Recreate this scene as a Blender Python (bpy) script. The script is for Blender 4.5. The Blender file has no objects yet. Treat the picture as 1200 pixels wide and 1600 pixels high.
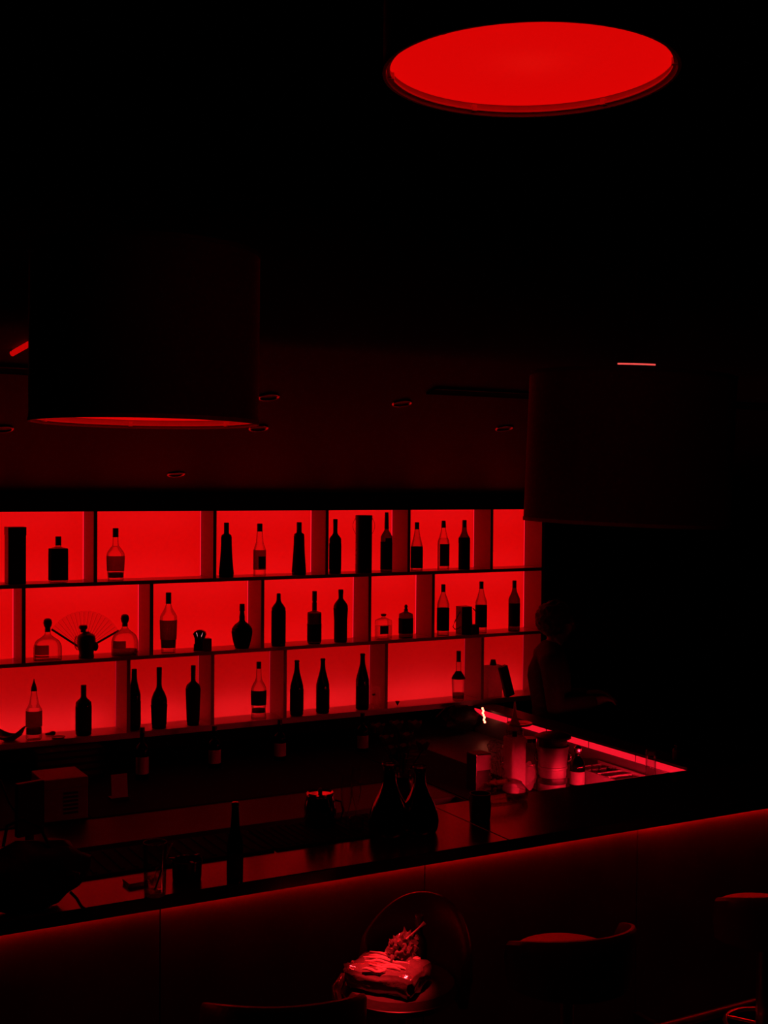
import bpy, bmesh, math, random
from mathutils import Vector, Matrix, noise
random.seed(7)
C = bpy.context.scene
COL = C.collection
PI = math.pi

# ------------------------------------------------------------------ camera
FPX, EZ = 1955.8, 2.45                       # focal length in pixels of the 1200x1600 frame, eye height
yaw, pitch, roll = [math.radians(v) for v in (29.12, -1.43, 0.46)]
_s, _c = math.sin(yaw), math.cos(yaw)
_r, _f, _u = Vector((_c, -_s, 0)), Vector((_s, _c, 0)), Vector((0, 0, 1))
_f2 = _f*math.cos(pitch) + _u*math.sin(pitch)
_u2 = _u*math.cos(pitch) - _f*math.sin(pitch)
R3 = _r*math.cos(roll) + _u2*math.sin(roll)
U3 = _u2*math.cos(roll) - _r*math.sin(roll)
EYE = Vector((0, 0, EZ))
cam = bpy.data.cameras.new('camera'); camo = bpy.data.objects.new('camera', cam); COL.objects.link(camo)
cam.sensor_fit = 'AUTO'; cam.sensor_width = 36; cam.lens = 36*FPX/1600
cam.clip_start = 0.05; cam.clip_end = 60
mw = Matrix.Identity(4)
for i in range(3):
    mw[i][0], mw[i][1], mw[i][2], mw[i][3] = R3[i], U3[i], -_f2[i], EYE[i]
camo.matrix_world = mw
C.camera = camo

def ray(px, py): return R3*((px-600)/FPX) + U3*(-(py-800)/FPX) + _f2
def at(px, py, ax, val):
    d = ray(px, py); return EYE + d*((val-EYE[ax])/d[ax])
def onz(px, py, z): return at(px, py, 2, z)
def ony(px, py, y): return at(px, py, 1, y)
def proj(p):
    v = Vector(p)-EYE; d = v.dot(_f2)
    return 600+FPX*v.dot(R3)/d, 800-FPX*v.dot(U3)/d, d

# ------------------------------------------------------------------ world, exposure
w = bpy.data.worlds.new('dark_room'); C.world = w; w.use_nodes = True
w.node_tree.nodes['Background'].inputs[0].default_value = (0, 0, 0, 1)
w.node_tree.nodes['Background'].inputs[1].default_value = 0
C.view_settings.view_transform = 'Standard'; C.view_settings.look = 'None'
C.view_settings.exposure = 0; C.view_settings.gamma = 1; C.view_settings.use_curve_mapping = False
C.cycles.transparent_max_bounces = 32
C.cycles.max_bounces = 8
C.cycles.sample_clamp_indirect = 2.0
# light levels of the place's own lamps and of the added spot
L_PANEL = (0.36, 0.34, 0.19)      # backlit shelf panels, top row to bottom row
L_BACK = (4.4, 4.0, 16.0)            # LED tapes in the boxes behind the panels
L_EDGE = 1.15                       # light leaking round the panels
L_LAMP = 0.42                      # pendant diffusers
L_SPOT = 3000.0                     # unseen pin spot added to brighten the bundle
L_BAR = 26.0                        # LED tape under the bar top
L_RET = 0.88                        # LED channel of the bar return

# ------------------------------------------------------------------ materials
MATS = {}
def pm(name, col, rough=.5, metal=0, spec=.5, nscale=30, namt=.15, bump=0, coat=0):
    if name in MATS: return MATS[name]
    m = bpy.data.materials.new(name); m.use_nodes = True; nt = m.node_tree; n = nt.nodes
    b = n['Principled BSDF']
    if not hasattr(col, '__len__'): col = (col, col, col)
    tc = n.new('ShaderNodeTexCoord'); nz = n.new('ShaderNodeTexNoise'); nz.inputs['Scale'].default_value = nscale
    nz.inputs['Detail'].default_value = 4
    nt.links.new(tc.outputs['Object'], nz.inputs['Vector'])
    mx = n.new('ShaderNodeMix'); mx.data_type = 'RGBA'
    mx.inputs[6].default_value = (*[c*(1-namt) for c in col], 1)
    mx.inputs[7].default_value = (*[min(1, c*(1+namt)) for c in col], 1)
    nt.links.new(nz.outputs['Fac'], mx.inputs[0]); nt.links.new(mx.outputs[2], b.inputs['Base Color'])
    b.inputs['Roughness'].default_value = rough; b.inputs['Metallic'].default_value = metal
    b.inputs['Specular IOR Level'].default_value = spec
    b.inputs['Coat Weight'].default_value = coat
    if bump:
        bp = n.new('ShaderNodeBump'); bp.inputs['Strength'].default_value = bump; bp.inputs['Distance'].default_value = .01
        nt.links.new(nz.outputs['Fac'], bp.inputs['Height']); nt.links.new(bp.outputs['Normal'], b.inputs['Normal'])
    MATS[name] = m; return m
def em(name, col, strength):
    if name in MATS: return MATS[name]
    m = bpy.data.materials.new(name); m.use_nodes = True; n = m.node_tree.nodes; n.clear()
    e = n.new('ShaderNodeEmission'); e.inputs[0].default_value = (*col, 1); e.inputs[1].default_value = strength
    o = n.new('ShaderNodeOutputMaterial'); m.node_tree.links.new(e.outputs[0], o.inputs[0])
    MATS[name] = m; return m
def panel_mat(name, strength, trans):
    """opal plastic: glows by itself and lets the tapes behind it through"""
    m = bpy.data.materials.new(name); m.use_nodes = True; nt = m.node_tree; n = nt.nodes; n.clear()
    e = n.new('ShaderNodeEmission'); e.inputs[0].default_value = (*RED, 1); e.inputs[1].default_value = strength
    t = n.new('ShaderNodeBsdfTranslucent'); t.inputs[0].default_value = (trans,)*3+(1,)
    d = n.new('ShaderNodeBsdfDiffuse'); d.inputs[0].default_value = (.12,)*3+(1,)
    a1 = n.new('ShaderNodeAddShader'); a2 = n.new('ShaderNodeAddShader')
    nt.links.new(e.outputs[0], a1.inputs[0]); nt.links.new(t.outputs[0], a1.inputs[1])
    nt.links.new(a1.outputs[0], a2.inputs[0]); nt.links.new(d.outputs[0], a2.inputs[1])
    o = n.new('ShaderNodeOutputMaterial'); nt.links.new(a2.outputs[0], o.inputs[0]); return m
def glass(name, tint, edge, gloss=.5, rough=.03, power=2.2):
    """thin-walled glass: tint looking straight through, darker where the wall is seen edge-on"""
    if name in MATS: return MATS[name]
    m = bpy.data.materials.new(name); m.use_nodes = True; nt = m.node_tree; n = nt.nodes; n.clear()
    lw = n.new('ShaderNodeLayerWeight'); lw.inputs['Blend'].default_value = .5
    pw = n.new('ShaderNodeMath'); pw.operation = 'POWER'; pw.inputs[1].default_value = power
    mx = n.new('ShaderNodeMix'); mx.data_type = 'RGBA'
    mx.inputs[6].default_value = (tint,)*3+(1,); mx.inputs[7].default_value = (edge,)*3+(1,)
    nt.links.new(lw.outputs['Facing'], pw.inputs[0]); nt.links.new(pw.outputs[0], mx.inputs[0])
    tr = n.new('ShaderNodeBsdfTransparent'); nt.links.new(mx.outputs[2], tr.inputs[0])
    gl = n.new('ShaderNodeBsdfGlossy'); gl.inputs['Roughness'].default_value = rough
    fr = n.new('ShaderNodeFresnel'); fr.inputs[0].default_value = 1.45
    mu = n.new('ShaderNodeMath'); mu.operation = 'MULTIPLY'; mu.inputs[1].default_value = gloss
    nt.links.new(fr.outputs[0], mu.inputs[0])
    ms = n.new('ShaderNodeMixShader'); nt.links.new(mu.outputs[0], ms.inputs[0])
    nt.links.new(tr.outputs[0], ms.inputs[1]); nt.links.new(gl.outputs[0], ms.inputs[2])
    o = n.new('ShaderNodeOutputMaterial'); nt.links.new(ms.outputs[0], o.inputs[0])
    MATS[name] = m; return m
def paper(name, refl, trans):
    if name in MATS: return MATS[name]
    m = bpy.data.materials.new(name); m.use_nodes = True; nt = m.node_tree; n = nt.nodes; n.clear()
    tc = n.new('ShaderNodeTexCoord'); nz = n.new('ShaderNodeTexNoise'); nz.inputs['Scale'].default_value = 60
    nt.links.new(tc.outputs['Object'], nz.inputs['Vector'])
    mx = n.new('ShaderNodeMix'); mx.data_type = 'RGBA'
    mx.inputs[6].default_value = (trans*.75,)*3+(1,); mx.inputs[7].default_value = (trans*1.25,)*3+(1,)
    nt.links.new(nz.outputs['Fac'], mx.inputs[0])
    t = n.new('ShaderNodeBsdfTranslucent'); nt.links.new(mx.outputs[2], t.inputs[0])
    d = n.new('ShaderNodeBsdfDiffuse'); d.inputs[0].default_value = (refl,)*3+(1,)
    a = n.new('ShaderNodeAddShader'); nt.links.new(t.outputs[0], a.inputs[0]); nt.links.new(d.outputs[0], a.inputs[1])
    o = n.new('ShaderNodeOutputMaterial'); nt.links.new(a.outputs[0], o.inputs[0]); MATS[name] = m; return m

RED, PINK, TAPE = (1, .0014, .0012), (1, .008, .026), (1, .016, .022)
SHELF = pm('shelf_lacquer', .30, .35, nscale=12)
BOARD = pm('shelf_board_lacquer', .45, .28, nscale=12)
BLACK = pm('black_lacquer', .012, .4)
DARK = pm('dark_plastic', .02, .45)
CHROME = pm('chrome', .8, .12, metal=1, namt=.05)
STEEL = pm('brushed_steel', .5, .3, metal=1)
CLEAR = glass('clear_glass', .97, .42)
CLEAR2 = glass('thick_clear_glass', .93, .25)
SMOKE = glass('smoked_glass', .80, .3)
DGLASS = glass('dark_bottle_glass', .02, .003, .5, .08)
BROWN = glass('brown_bottle_glass', .26, .03, .5, .08)
LIQ = glass('dark_spirit', .33, .2, .1)
LIQD = glass('very_dark_spirit', .10, .05, .1)
LAB = paper('label_paper', .05, .26)
LABD = paper('dark_label_paper', .02, .006)
LABL = paper('light_label_paper', .12, .16)
FANM = glass('fan_cloth', .88, .74, .1, .5, 1.0)
WHITE = pm('white_plastic', .45, .45)
FROST = paper('frosted_plastic', .45, .35)

# ------------------------------------------------------------------ mesh helpers
def obj(name, bm, m, parent=None, smooth=False, loc=None):
    bmesh.ops.recalc_face_normals(bm, faces=bm.faces[:])
    me = bpy.data.meshes.new(name); bm.to_mesh(me); bm.free()
    if smooth:
        for p in me.polygons: p.use_smooth = True
        try: me.set_sharp_from_angle(angle=math.radians(38))
        except Exception: pass
    me.materials.append(m)
    o = bpy.data.objects.new(name, me); COL.objects.link(o)
    if parent: o.parent = parent
    if loc is not None: o.location = loc
    return o
def tag(o, label, cat, group=None):
    o['label'] = label; o['category'] = cat
    if group: o['group'] = group
    return o
def thing(name, label, cat, loc=(0, 0, 0), rotz=0, group=None):
    o = bpy.data.objects.new(name, None); COL.objects.link(o); o.empty_display_size = .05
    o.location = loc; o.rotation_euler = (0, 0, rotz); return tag(o, label, cat, group)
def struct(name, bm, m, parent=None):
    o = obj(name, bm, m, parent)
    o['kind'] = 'structure'; return o
def B(): return bmesh.new()
def box(bm, x0, x1, y0, y1, z0, z1, rot=None, bev=0):
    vs = [bm.verts.new((x, y, z)) for z in (z0, z1) for y in (y0, y1) for x in (x0, x1)]
    fs = [bm.faces.new([vs[i] for i in f]) for f in ((0,1,3,2),(4,6,7,5),(0,4,5,1),(2,3,7,6),(0,2,6,4),(1,5,7,3))]
    if bev:
        es = list({e for f in fs for e in f.edges})
        r = bmesh.ops.bevel(bm, geom=es, offset=bev, segments=2, affect='EDGES', profile=.5)
        vs = list({v for f in r['faces'] for v in f.verts} | {v for v in vs if v.is_valid})
    if rot is not None: bmesh.ops.transform(bm, matrix=rot, verts=vs)
    return bm
def lathe(bm, prof, segs=24, c=(0, 0, 0), e=2.0, a0=0, a1=360, sy=1.0, close=True, rotz=0):
    """revolve (r, z) points; e > 2 squares the section off"""
    full = abs(a1-a0) >= 359.9
    n = segs if full else segs+1
    rings = []
    for r, z in prof:
        ring = []
        for k in range(n):
            a = math.radians(a0+(a1-a0)*k/segs)
            ca, sa = math.cos(a), math.sin(a)
            rr = r/((abs(ca)**e+abs(sa)**e)**(1/e))
            x, y = rr*ca, rr*sa*sy
            if rotz: x, y = x*math.cos(rotz)-y*math.sin(rotz), x*math.sin(rotz)+y*math.cos(rotz)
            ring.append(bm.verts.new((c[0]+x, c[1]+y, c[2]+z)))
        rings.append(ring)
    for a, b in zip(rings, rings[1:]):
        for k in range(n if full else n-1):
            bm.faces.new((a[k], a[(k+1) % n], b[(k+1) % n], b[k]))
    if close and full:
        bm.faces.new(rings[0]); bm.faces.new(rings[-1])
    return bm
def tube(bm, pts, r, segs=8, closed=False):
    pts = [Vector(p) for p in pts]; n = len(pts); rings = []
    up = Vector((0, 0, 1))
    for i, p in enumerate(pts):
        a = pts[i-1] if (i or closed) else p
        b = pts[(i+1) % n] if (i < n-1 or closed) else p
        t = (b-a).normalized()
        s = t.cross(up)
        if s.length < .05: s = t.cross(Vector((1, 0, 0)))
        s.normalize(); q = s.cross(t)
        rr = r[i] if hasattr(r, '__len__') else r
        rings.append([bm.verts.new(p+(s*math.cos(2*PI*k/segs)+q*math.sin(2*PI*k/segs))*rr) for k in range(segs)])
    for i in range(n if closed else n-1):
        a, b = rings[i], rings[(i+1) % n]
        for k in range(segs): bm.faces.new((a[k], a[(k+1) % segs], b[(k+1) % segs], b[k]))
    if not closed: bm.faces.new(rings[0]); bm.faces.new(rings[-1])
    return bm
def prism(bm, outline, depth, M=None):
    """outline in local x,z ; extruded along y"""
    a = [bm.verts.new((x, -depth/2, z)) for x, z in outline]
    b = [bm.verts.new((x, depth/2, z)) for x, z in outline]
    bm.faces.new(a); bm.faces.new(b[::-1])
    n = len(a)
    for i in range(n): bm.faces.new((a[i], b[i], b[(i+1) % n], a[(i+1) % n]))
    if M is not None: bmesh.ops.transform(bm, matrix=M, verts=a+b)
    return bm
def blob(bm, c, r, sub=2, amp=0, fr=6, sc=(1, 1, 1)):
    res = bmesh.ops.create_icosphere(bm, subdivisions=sub, radius=1)
    for v in res['verts']:
        d = v.co.normalized(); k = r*(1+amp*noise.noise(d*fr*.5+Vector(c)))
        v.co = Vector((c[0]+d.x*k*sc[0], c[1]+d.y*k*sc[1], c[2]+d.z*k*sc[2]))
    return bm

# ------------------------------------------------------------------ room shell
WALL = pm('dark_wall_paint', .006, .9, spec=.1, nscale=5, bump=.1)
FLOORM = pm('dark_floor', .012, .5, nscale=6)
YB = 6.88                                        # back wall
struct('floor', box(B(), -3, 8, -2.5, YB, -.1, 0), FLOORM)
struct('wall_back', box(B(), -3.1, 8.1, YB, YB+.1, 0, 5.0), WALL)
struct('wall_left', box(B(), -3.1, -3, -2.5, YB, 0, 5.0), WALL)
struct('wall_right', box(B(), 8, 8.1, -2.5, YB, 0, 5.0), WALL)
struct('wall_front', box(B(), -3.1, 8.1, -2.6, -2.5, 0, 5.0), WALL)
struct('ceiling', box(B(), -3.1, 8.1, -2.6, YB, 4.9, 5.0), WALL)
# sloping glossy ceiling over the bar, curling up into a fascia in front
SL0, SLT, SLY = 2.380, .257, 6.49
def zc(y): return SL0+SLT*(SLY-y)
CEIL = pm('dark_ceiling', .068, .6, spec=.15, nscale=1.6, namt=.3)
prof = [(SLY, zc(SLY)), (6.0, zc(6.0)), (5.4, zc(5.4)), (4.30, zc(4.30))]
y, z, a = 4.30, zc(4.30), math.atan(SLT)
for k in range(14):
    a += math.radians(5.2); y -= .045*math.cos(a); z += .045*math.sin(a); prof.append((y, z))
yfa, zfa = prof[-1]
bm = B(); th = .012
lo = [[bm.verts.new((x, y, z)) for y, z in prof] for x in (-3, 8)]
hi = [[bm.verts.new((x, y+.02, z+th)) for y, z in prof] for x in (-3, 8)]
for i in range(len(prof)-1):
    f = bm.faces.new((lo[0][i], lo[1][i], lo[1][i+1], lo[0][i+1])); f.smooth = True
    bm.faces.new((hi[0][i], hi[0][i+1], hi[1][i+1], hi[1][i]))
cl = struct('ceiling', bm, CEIL)
struct('trim_1', box(B(), -3, 8, yfa, yfa+.02, zfa, 4.9), WALL)
ang = -math.atan(SLT)                            # the slope about X
def on_slope(px, py):
    d = ray(px, py); t = (SL0+SLT*SLY-EZ)/(d[2]+SLT*d[1]); return EYE+d*t
for k, (x0, x1) in enumerate(((-1.2, 1.55), (2.83, 5.2))):   # dark air slots
    bm = B()
    Ms = Matrix.Translation((0, 4.67, zc(4.67)-.004)) @ Matrix.Rotation(ang, 4, 'X')
    box(bm, x0, x1, -.035, .035, -.004, .004, Ms)
    s = tag(obj('air_slot', bm, pm('slot_black', .002, .9, spec=.05)), ['long dark air slot in sloping ceiling behind the left drum lamp', 'long dark air slot in sloping ceiling running behind the right drum lamp'][k], 'vent', 'slots in the sloping ceiling')
    for q in (-1, 1): obj('slot_lip', box(B(), x0, x1, q*.038-.004, q*.038+.004, -.006, .004, Ms), pm('slot_edge', .02, .6), s)
DLS = [((275, 740), 'recessed downlight lowest on the sloping ceiling, just above the lit shelves'),
       ((420, 619), 'recessed downlight on sloping ceiling at right side of the left drum lamp'),
       ((404, 668), 'recessed downlight touching the lower right corner of the left drum lamp'),
       ((628, 629), 'recessed downlight alone in the middle of the sloping ceiling'),
       ((788, 668), 'recessed downlight on sloping ceiling just left of the right drum lamp'),
       ((4, 669), 'recessed downlight cut by the left edge of the picture')]
for (px, py), lab in DLS:
    p = on_slope(px, py)
    t = thing('downlight', lab, 'downlight', p, 0, 'recessed ceiling downlights'); t.rotation_euler = (ang, 0, 0)
    obj('trim_ring', lathe(B(), [(.0415+.0055*math.cos(q*PI/6), -.003-.0055*math.sin(q*PI/6)) for q in range(7)], 32, close=False), pm('ring_metal', .95, .18, metal=1), t, True)
    obj('lamp_cup', lathe(B(), [(.037, -.003), (.030, -.001), (.001, -.001)], 24, close=False), BLACK, t, True)
# slim glowing tube at far left of the ceiling
p0, p1 = on_slope(19, 547), on_slope(47, 531)
for p in (p0, p1): p.z -= .012; 
t = thing('tube_light', 'short slanting glowing tube on ceiling left of the left drum lamp', 'light', p0)
obj('glowing_tube', tube(B(), [Vector((0, 0, 0)), p1-p0], .010, 10), em('tube_red', RED, .5), t, True)
for e in (Vector((0, 0, 0)), p1-p0): obj('end_clip', box(B(), e.x-.006, e.x+.006, e.y-.012, e.y+.012, e.z, e.z+.012), DARK, t)

# ------------------------------------------------------------------ lit shelf unit
XL, XR, YF, YP = .95, 4.779, 6.50, 6.69
ROWS = [(1.903, 2.276), (1.498, 1.883), (1.088, 1.478)]
SZ = [r[0] for r in ROWS]
DIV = [[1.20, 1.891, 2.561, 3.254, 3.805, 4.404], [1.518, 2.199, 2.851, 3.54, 3.98], [2.073, 2.552, 2.993, 3.656, 4.344]]
unit = thing('bottle_shelf', 'wall-wide black shelf unit of backlit red compartments in three staggered rows', 'shelf', (0, 0, 0))
obj('top_board', box(B(), XL-.02, XR, YF-.01, YP+.12, 2.276, 2.378), BLACK, unit)
obj('shelf_board', box(B(), XL-.02, XR, YF, YP+.12, 1.883, 1.903), BOARD, unit)
obj('shelf_board', box(B(), XL-.02, XR, YF, YP+.12, 1.478, 1.498), BOARD, unit)
obj('shelf_board', box(B(), XL-.02, XR, YF, YP+.12, 1.056, 1.088), BOARD, unit)
obj('end_panel', box(B(), XR, XR+.025, YF, YP+.12, 1.056, 2.378), SHELF, unit)
obj('end_panel', box(B(), XL-.045, XL-.02, YF, YP+.12, 1.056, 2.378), SHELF, unit)
obj('back_board', box(B(), XL-.02, XR, YP+.125, YP+.145, 1.056, 2.378), WHITE, unit)
for r, (z0, z1) in enumerate(ROWS):
    pmx = panel_mat('opal_panel_%s' % ('top', 'middle', 'bottom')[r], L_PANEL[r], .55)
    edges = [XL-.02] + DIV[r] + [XR+.02]
    for x in DIV[r]:
        obj('divider', box(B(), x-.02, x, YF, YP+.12, z0, z1), SHELF, unit)
    for a_, b_ in zip(edges, edges[1:]):
        x0, x1 = a_+.0, b_-.02
        obj('lit_panel', box(B(), x0+.004, x1-.004, YP, YP+.004, z0+.0004, z1-.004), pmx, unit)
        tape = em('led_tape_%d' % r, TAPE, L_BACK[r])
        obj('led_tape', box(B(), x0+.02, x1-.02, YP+.105, YP+.110, z0+.012, z0+.024), tape, unit)
        if r < 2: obj('led_tape', box(B(), x0+.02, x1-.02, YP+.105, YP+.110, z1-.026, z1-.014), tape, unit)
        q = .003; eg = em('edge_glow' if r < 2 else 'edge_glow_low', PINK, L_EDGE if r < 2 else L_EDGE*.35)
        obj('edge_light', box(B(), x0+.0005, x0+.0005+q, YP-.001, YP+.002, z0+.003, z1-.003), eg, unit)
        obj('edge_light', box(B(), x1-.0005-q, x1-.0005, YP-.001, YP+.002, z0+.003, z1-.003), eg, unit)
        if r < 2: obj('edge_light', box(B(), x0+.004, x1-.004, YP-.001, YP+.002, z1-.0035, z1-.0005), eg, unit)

# ------------------------------------------------------------------ bottles
YBOT = 6.555
CUR_Y = YBOT
def locate(cx, row=None, Y=None, z=None, py=None):
    """foot of a thing seen at column cx: on shelf `row` at depth Y, or on level z at picture row py"""
    if row is not None:
        z = SZ[row]; Y = Y or YBOT
        lo_, hi_ = 700, 1300
        for _ in range(40):
            m_ = (lo_+hi_)/2
            if ony(cx, m_, Y).z > z: lo_ = m_
            else: hi_ = m_
        p = ony(cx, lo_, Y); p.z = z; py = lo_
    else: p = onz(cx, py, z)
    d = proj(p)[2]
    return p, py, d/FPX, math.atan2(-p.y, -p.x)
def interp(prof, z):
    for (r0, z0), (r1, z1) in zip(prof, prof[1:]):
        if z0 <= z <= z1 and z1 > z0: return r0+(r1-r0)*(z-z0)/(z1-z0)
    return prof[-1][0]
def smooth_prof(pts, n=4):
    """Catmull-Rom through the points, so shoulders and necks run smoothly"""
    out = []
    for i in range(len(pts)-1):
        p0, p1, p2, p3 = pts[max(i-1, 0)], pts[i], pts[i+1], pts[min(i+2, len(pts)-1)]
        for k in range(n):
            t = k/n
            f = lambda a, b, c, d: .5*((2*b)+(-a+c)*t+(2*a-5*b+4*c-d)*t*t+(-a+3*b-3*c+d)*t**3)
            zz = f(p0[1], p1[1], p2[1], p3[1]); rr = f(p0[0], p1[0], p2[0], p3[0])
            zz = min(max(zz, min(p1[1], p2[1])), max(p1[1], p2[1]))
            rr = min(max(rr, min(p1[0], p2[0])-.0), max(p1[0], p2[0]))
            out.append((rr, zz))
    out.append(pts[-1]); return out
def bottle(label, cx, body, mat, row=None, cap=None, labels=(), liquid=None, e=2.0, sy=1.0, Y=None, z=None, py=None,
           capmat=None, name='bottle', cat='bottle', group=None, cap_name='cap'):
    """body: (half width, picture row) from shoulder/neck top down to the last entry, which sits on the foot"""
    p, pyb, s, az = locate(cx, row, Y, z, py)
    t = thing(name, label, cat, p, 0, group)
    pts = [(hw*s, (pyb-y)*s) for hw, y in reversed(body)]
    z0 = pts[0][1]; pts = [(r, (zz-z0)) for r, zz in pts]      # foot at zero
    sh = z0
    R = pts[0][0]
    prof = smooth_prof([(R*.93, 0), (R, .004)] + pts[1:])
    obj('body', lathe(B(), prof, 24, e=e, sy=sy), mat, t, True)
    H = lambda y: (pyb-y)*s-sh
    if liquid:
        ya, yb, lm = liquid
        za, zb = max(H(yb), .006), H(ya)
        n = 8
        lp = [(interp(prof, za+(zb-za)*k/n)*.93, za+(zb-za)*k/n) for k in range(n+1)]
        obj('liquid', lathe(B(), lp, 20, e=e, sy=sy), lm, t, True)
    for lab in labels:
        ya, yb, a0, a1, lm = lab
        za, zb = max(H(yb), .002), H(ya)
        n = 5
        lp = [(interp(prof, za+(zb-za)*k/n)*1.012+.0005, za+(zb-za)*k/n) for k in range(n+1)]
        if e > 2:
            obj('paper_label', lathe(B(), lp, 32, e=e, sy=sy, a0=a0+math.degrees(az), a1=a1+math.degrees(az), close=False), lm, t, True)
        else:
            obj('paper_label', lathe(B(), lp, 20, a0=a0, a1=a1, close=False, rotz=az, sy=1), lm, t, True)
    if cap:
        pts = [(hw*s, H(y)) for hw, y in reversed(cap)]
        obj(cap_name, lathe(B(), pts, 18), capmat or BLACK, t, True)
    return t
FULL = (-180, 180)
def cyl(hw, y0, y1): return [(hw*.92, y0), (hw, y0+1), (hw, y1)]

def boxthing(name, label, cat, x0, x1, ytop, row, depth, mat, Y=None, bev=.003, group=None):
    p, pyb, s, az = locate((x0+x1)/2, row, Y)
    cosv = math.cos(math.atan2(p.x, p.y))              # the front faces the room; its picture width shrinks with the angle
    wd = (x1-x0)*s/ (1.0 if True else cosv)
    # front face is parallel to the shelf: width along X that covers x0..x1
    wx = ony(x1, pyb, p.y).x-ony(x0, pyb, p.y).x
    h = (pyb-ytop)*s
    t = thing(name, label, cat, p)
    obj('carton', box(B(), -wx/2, wx/2, 0, depth, 0, h, bev=bev), mat, t)
    return t, wx, h, s, p, pyb

# ---- top row
t, wx, h, *_ = boxthing('gift_box', 'tall plain black box at left end of the top shelf', 'box', 13, 41, 824, 0, .09, BLACK, Y=6.53)
obj('lid', box(B(), -wx/2-.001, wx/2+.001, -.001, .091, h*.86, h+.001), BLACK, t)
bottle('square dark bottle with short black cap right of the tall plain box', 91, [(4, 852), (4, 856), (11, 858.5), (13.5, 862), (13.5, 909), (12.5, 912)], SMOKE, 0,
       cap=cyl(4.6, 840, 854), labels=[(859, 908, -180, 180, LABD)], e=7, sy=.8)
bottle('clear tapering bottle with dark label, alone in the second top compartment', 180.5, [(4, 837), (4.6, 850), (7, 854), (12.5, 863), (13, 872), (11.5, 906)], CLEAR, 0,
       cap=cyl(4.6, 824, 838), labels=[(867, 890.5, -115, 115, LAB)], liquid=(893.5, 901, LIQD), e=3)
FL = [(4, 830), (4.2, 835), (7.8, 838), (8, 845), (8.6, 862), (10, 882), (11.5, 897), (11.6, 903)]
bottle('black flared bottle beside the divider, leftmost in the third top compartment', 353.5, FL, DGLASS, 0, cap=cyl(4, 818, 831), labels=[(840, 898, *FULL, LABD)])
bottle('slim clear bottle with dark label between the two black flared bottles', 405.5, [(4.6, 829), (5.8, 845), (6.4, 848), (9, 856), (9.7, 862), (9.7, 899)], CLEAR, 0,
       cap=cyl(4.3, 817, 829.5), labels=[(858, 889, -120, 120, LAB), (868, 887, -10, 70, LABD)])
t = bottle('black flared bottle right of the slim clear bottle, speckled with tiny glints', 467, [(4, 829), (4.2, 833), (7.8, 836), (8, 843), (8.6, 860), (10, 880), (11, 894), (11.2, 899)], DGLASS, 0, cap=cyl(4, 817, 829), labels=[(839, 895, *FULL, LABD)])
bottle('black wine bottle left of the tall gift tube with cord loops', 523.5, [(3.4, 812), (3.6, 814), (3.4, 824), (3.6, 834), (9, 842), (9.4, 850), (9.4, 897)], DGLASS, 0, labels=[(850, 890, *FULL, LABD)])
# gift tube with cord
p, pyb, s, az = locate(568, 0)
t = thing('gift_tube', 'tall black gift tube with cord loops at its top sides', 'box', p)
H = (pyb-805)*s
obj('tube_body', lathe(B(), [(13*s, 0), (13*s, H-.02)], 28), BLACK, t, True)
obj('lid', lathe(B(), [(13.4*s, H-.03), (13.4*s, H-.002), (12.6*s, H)], 28), BLACK, t, True)
for q in (-1, 1):
    pts = []
    for k in range(13):
        u = k/12
        off = 13*s+math.sin(u*PI)*4.2*s
        v = R3*q*off
        pts.append((v.x, v.y, H-(4+25*u)*s))
    obj('cord_loop', tube(B(), pts, .0012, 6), pm('cord', .05, .8), t)
v = R3*(-9.5*s) - _f*(9*s)
for k, (ya, yb, wd) in enumerate(((848, 857, 2.0), (861, 866, 2.6), (868, 873, 2.0), (874, 881, 2.6))):   # worn marks printed up the side
    a = math.degrees(math.atan2(-p.y, -p.x))-68
    obj('printed_mark', lathe(B(), [(13.05*s, (pyb-yb)*s), (13.05*s, (pyb-ya)*s)], 4, a0=a-5*wd/2, a1=a+5*wd/2, close=False), pm('print_grey', .35, .5), t)
bottle('long-necked wine bottle with slanted dark sleeve right of the gift tube', 603.5, [(2.6, 804), (2.8, 812), (3.2, 826), (3.6, 832), (8, 840), (9.2, 848), (9.2, 897)], BROWN, 0,
       cap=[(2.9, 804), (3.2, 812), (3.6, 830)], labels=[(850, 893, *FULL, LABD), (844, 893, -10, 75, LABD)], cap_name='foil_capsule')
bottle('bottle with black lower half beside the divider, leftmost of three in its compartment', 651, [(3.6, 823), (4.2, 829), (6, 838), (9, 850), (9.4, 858), (9.4, 889)], SMOKE, 0, cap=cyl(3.6, 813, 824), labels=[(851, 884.5, *FULL, LABD)])
bottle('clear bottle with dark label, middle of three in the fifth top compartment', 692.5, [(3.6, 824), (4.4, 830), (6.5, 838), (9, 846), (9.3, 854), (9.3, 890)], CLEAR, 0, cap=[(3, 813), (3.4, 815.5), (3.4, 817.5), (3.6, 818), (3.6, 824)], labels=[(849, 883.5, -35, 100, LABD)], liquid=(840, 888, glass('pale_spirit', .86, .7, .1)))
bottle('black-bodied bottle with clear neck, rightmost bottle of the top shelf', 725, [(3.6, 823), (4.2, 830), (6.5, 836), (8.6, 840), (9, 848), (9, 889)], BROWN, 0, cap=cyl(3.5, 812, 823.5), labels=[(839.5, 848, *FULL, LABD), (848, 888, -62, 180, LABD)])

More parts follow.
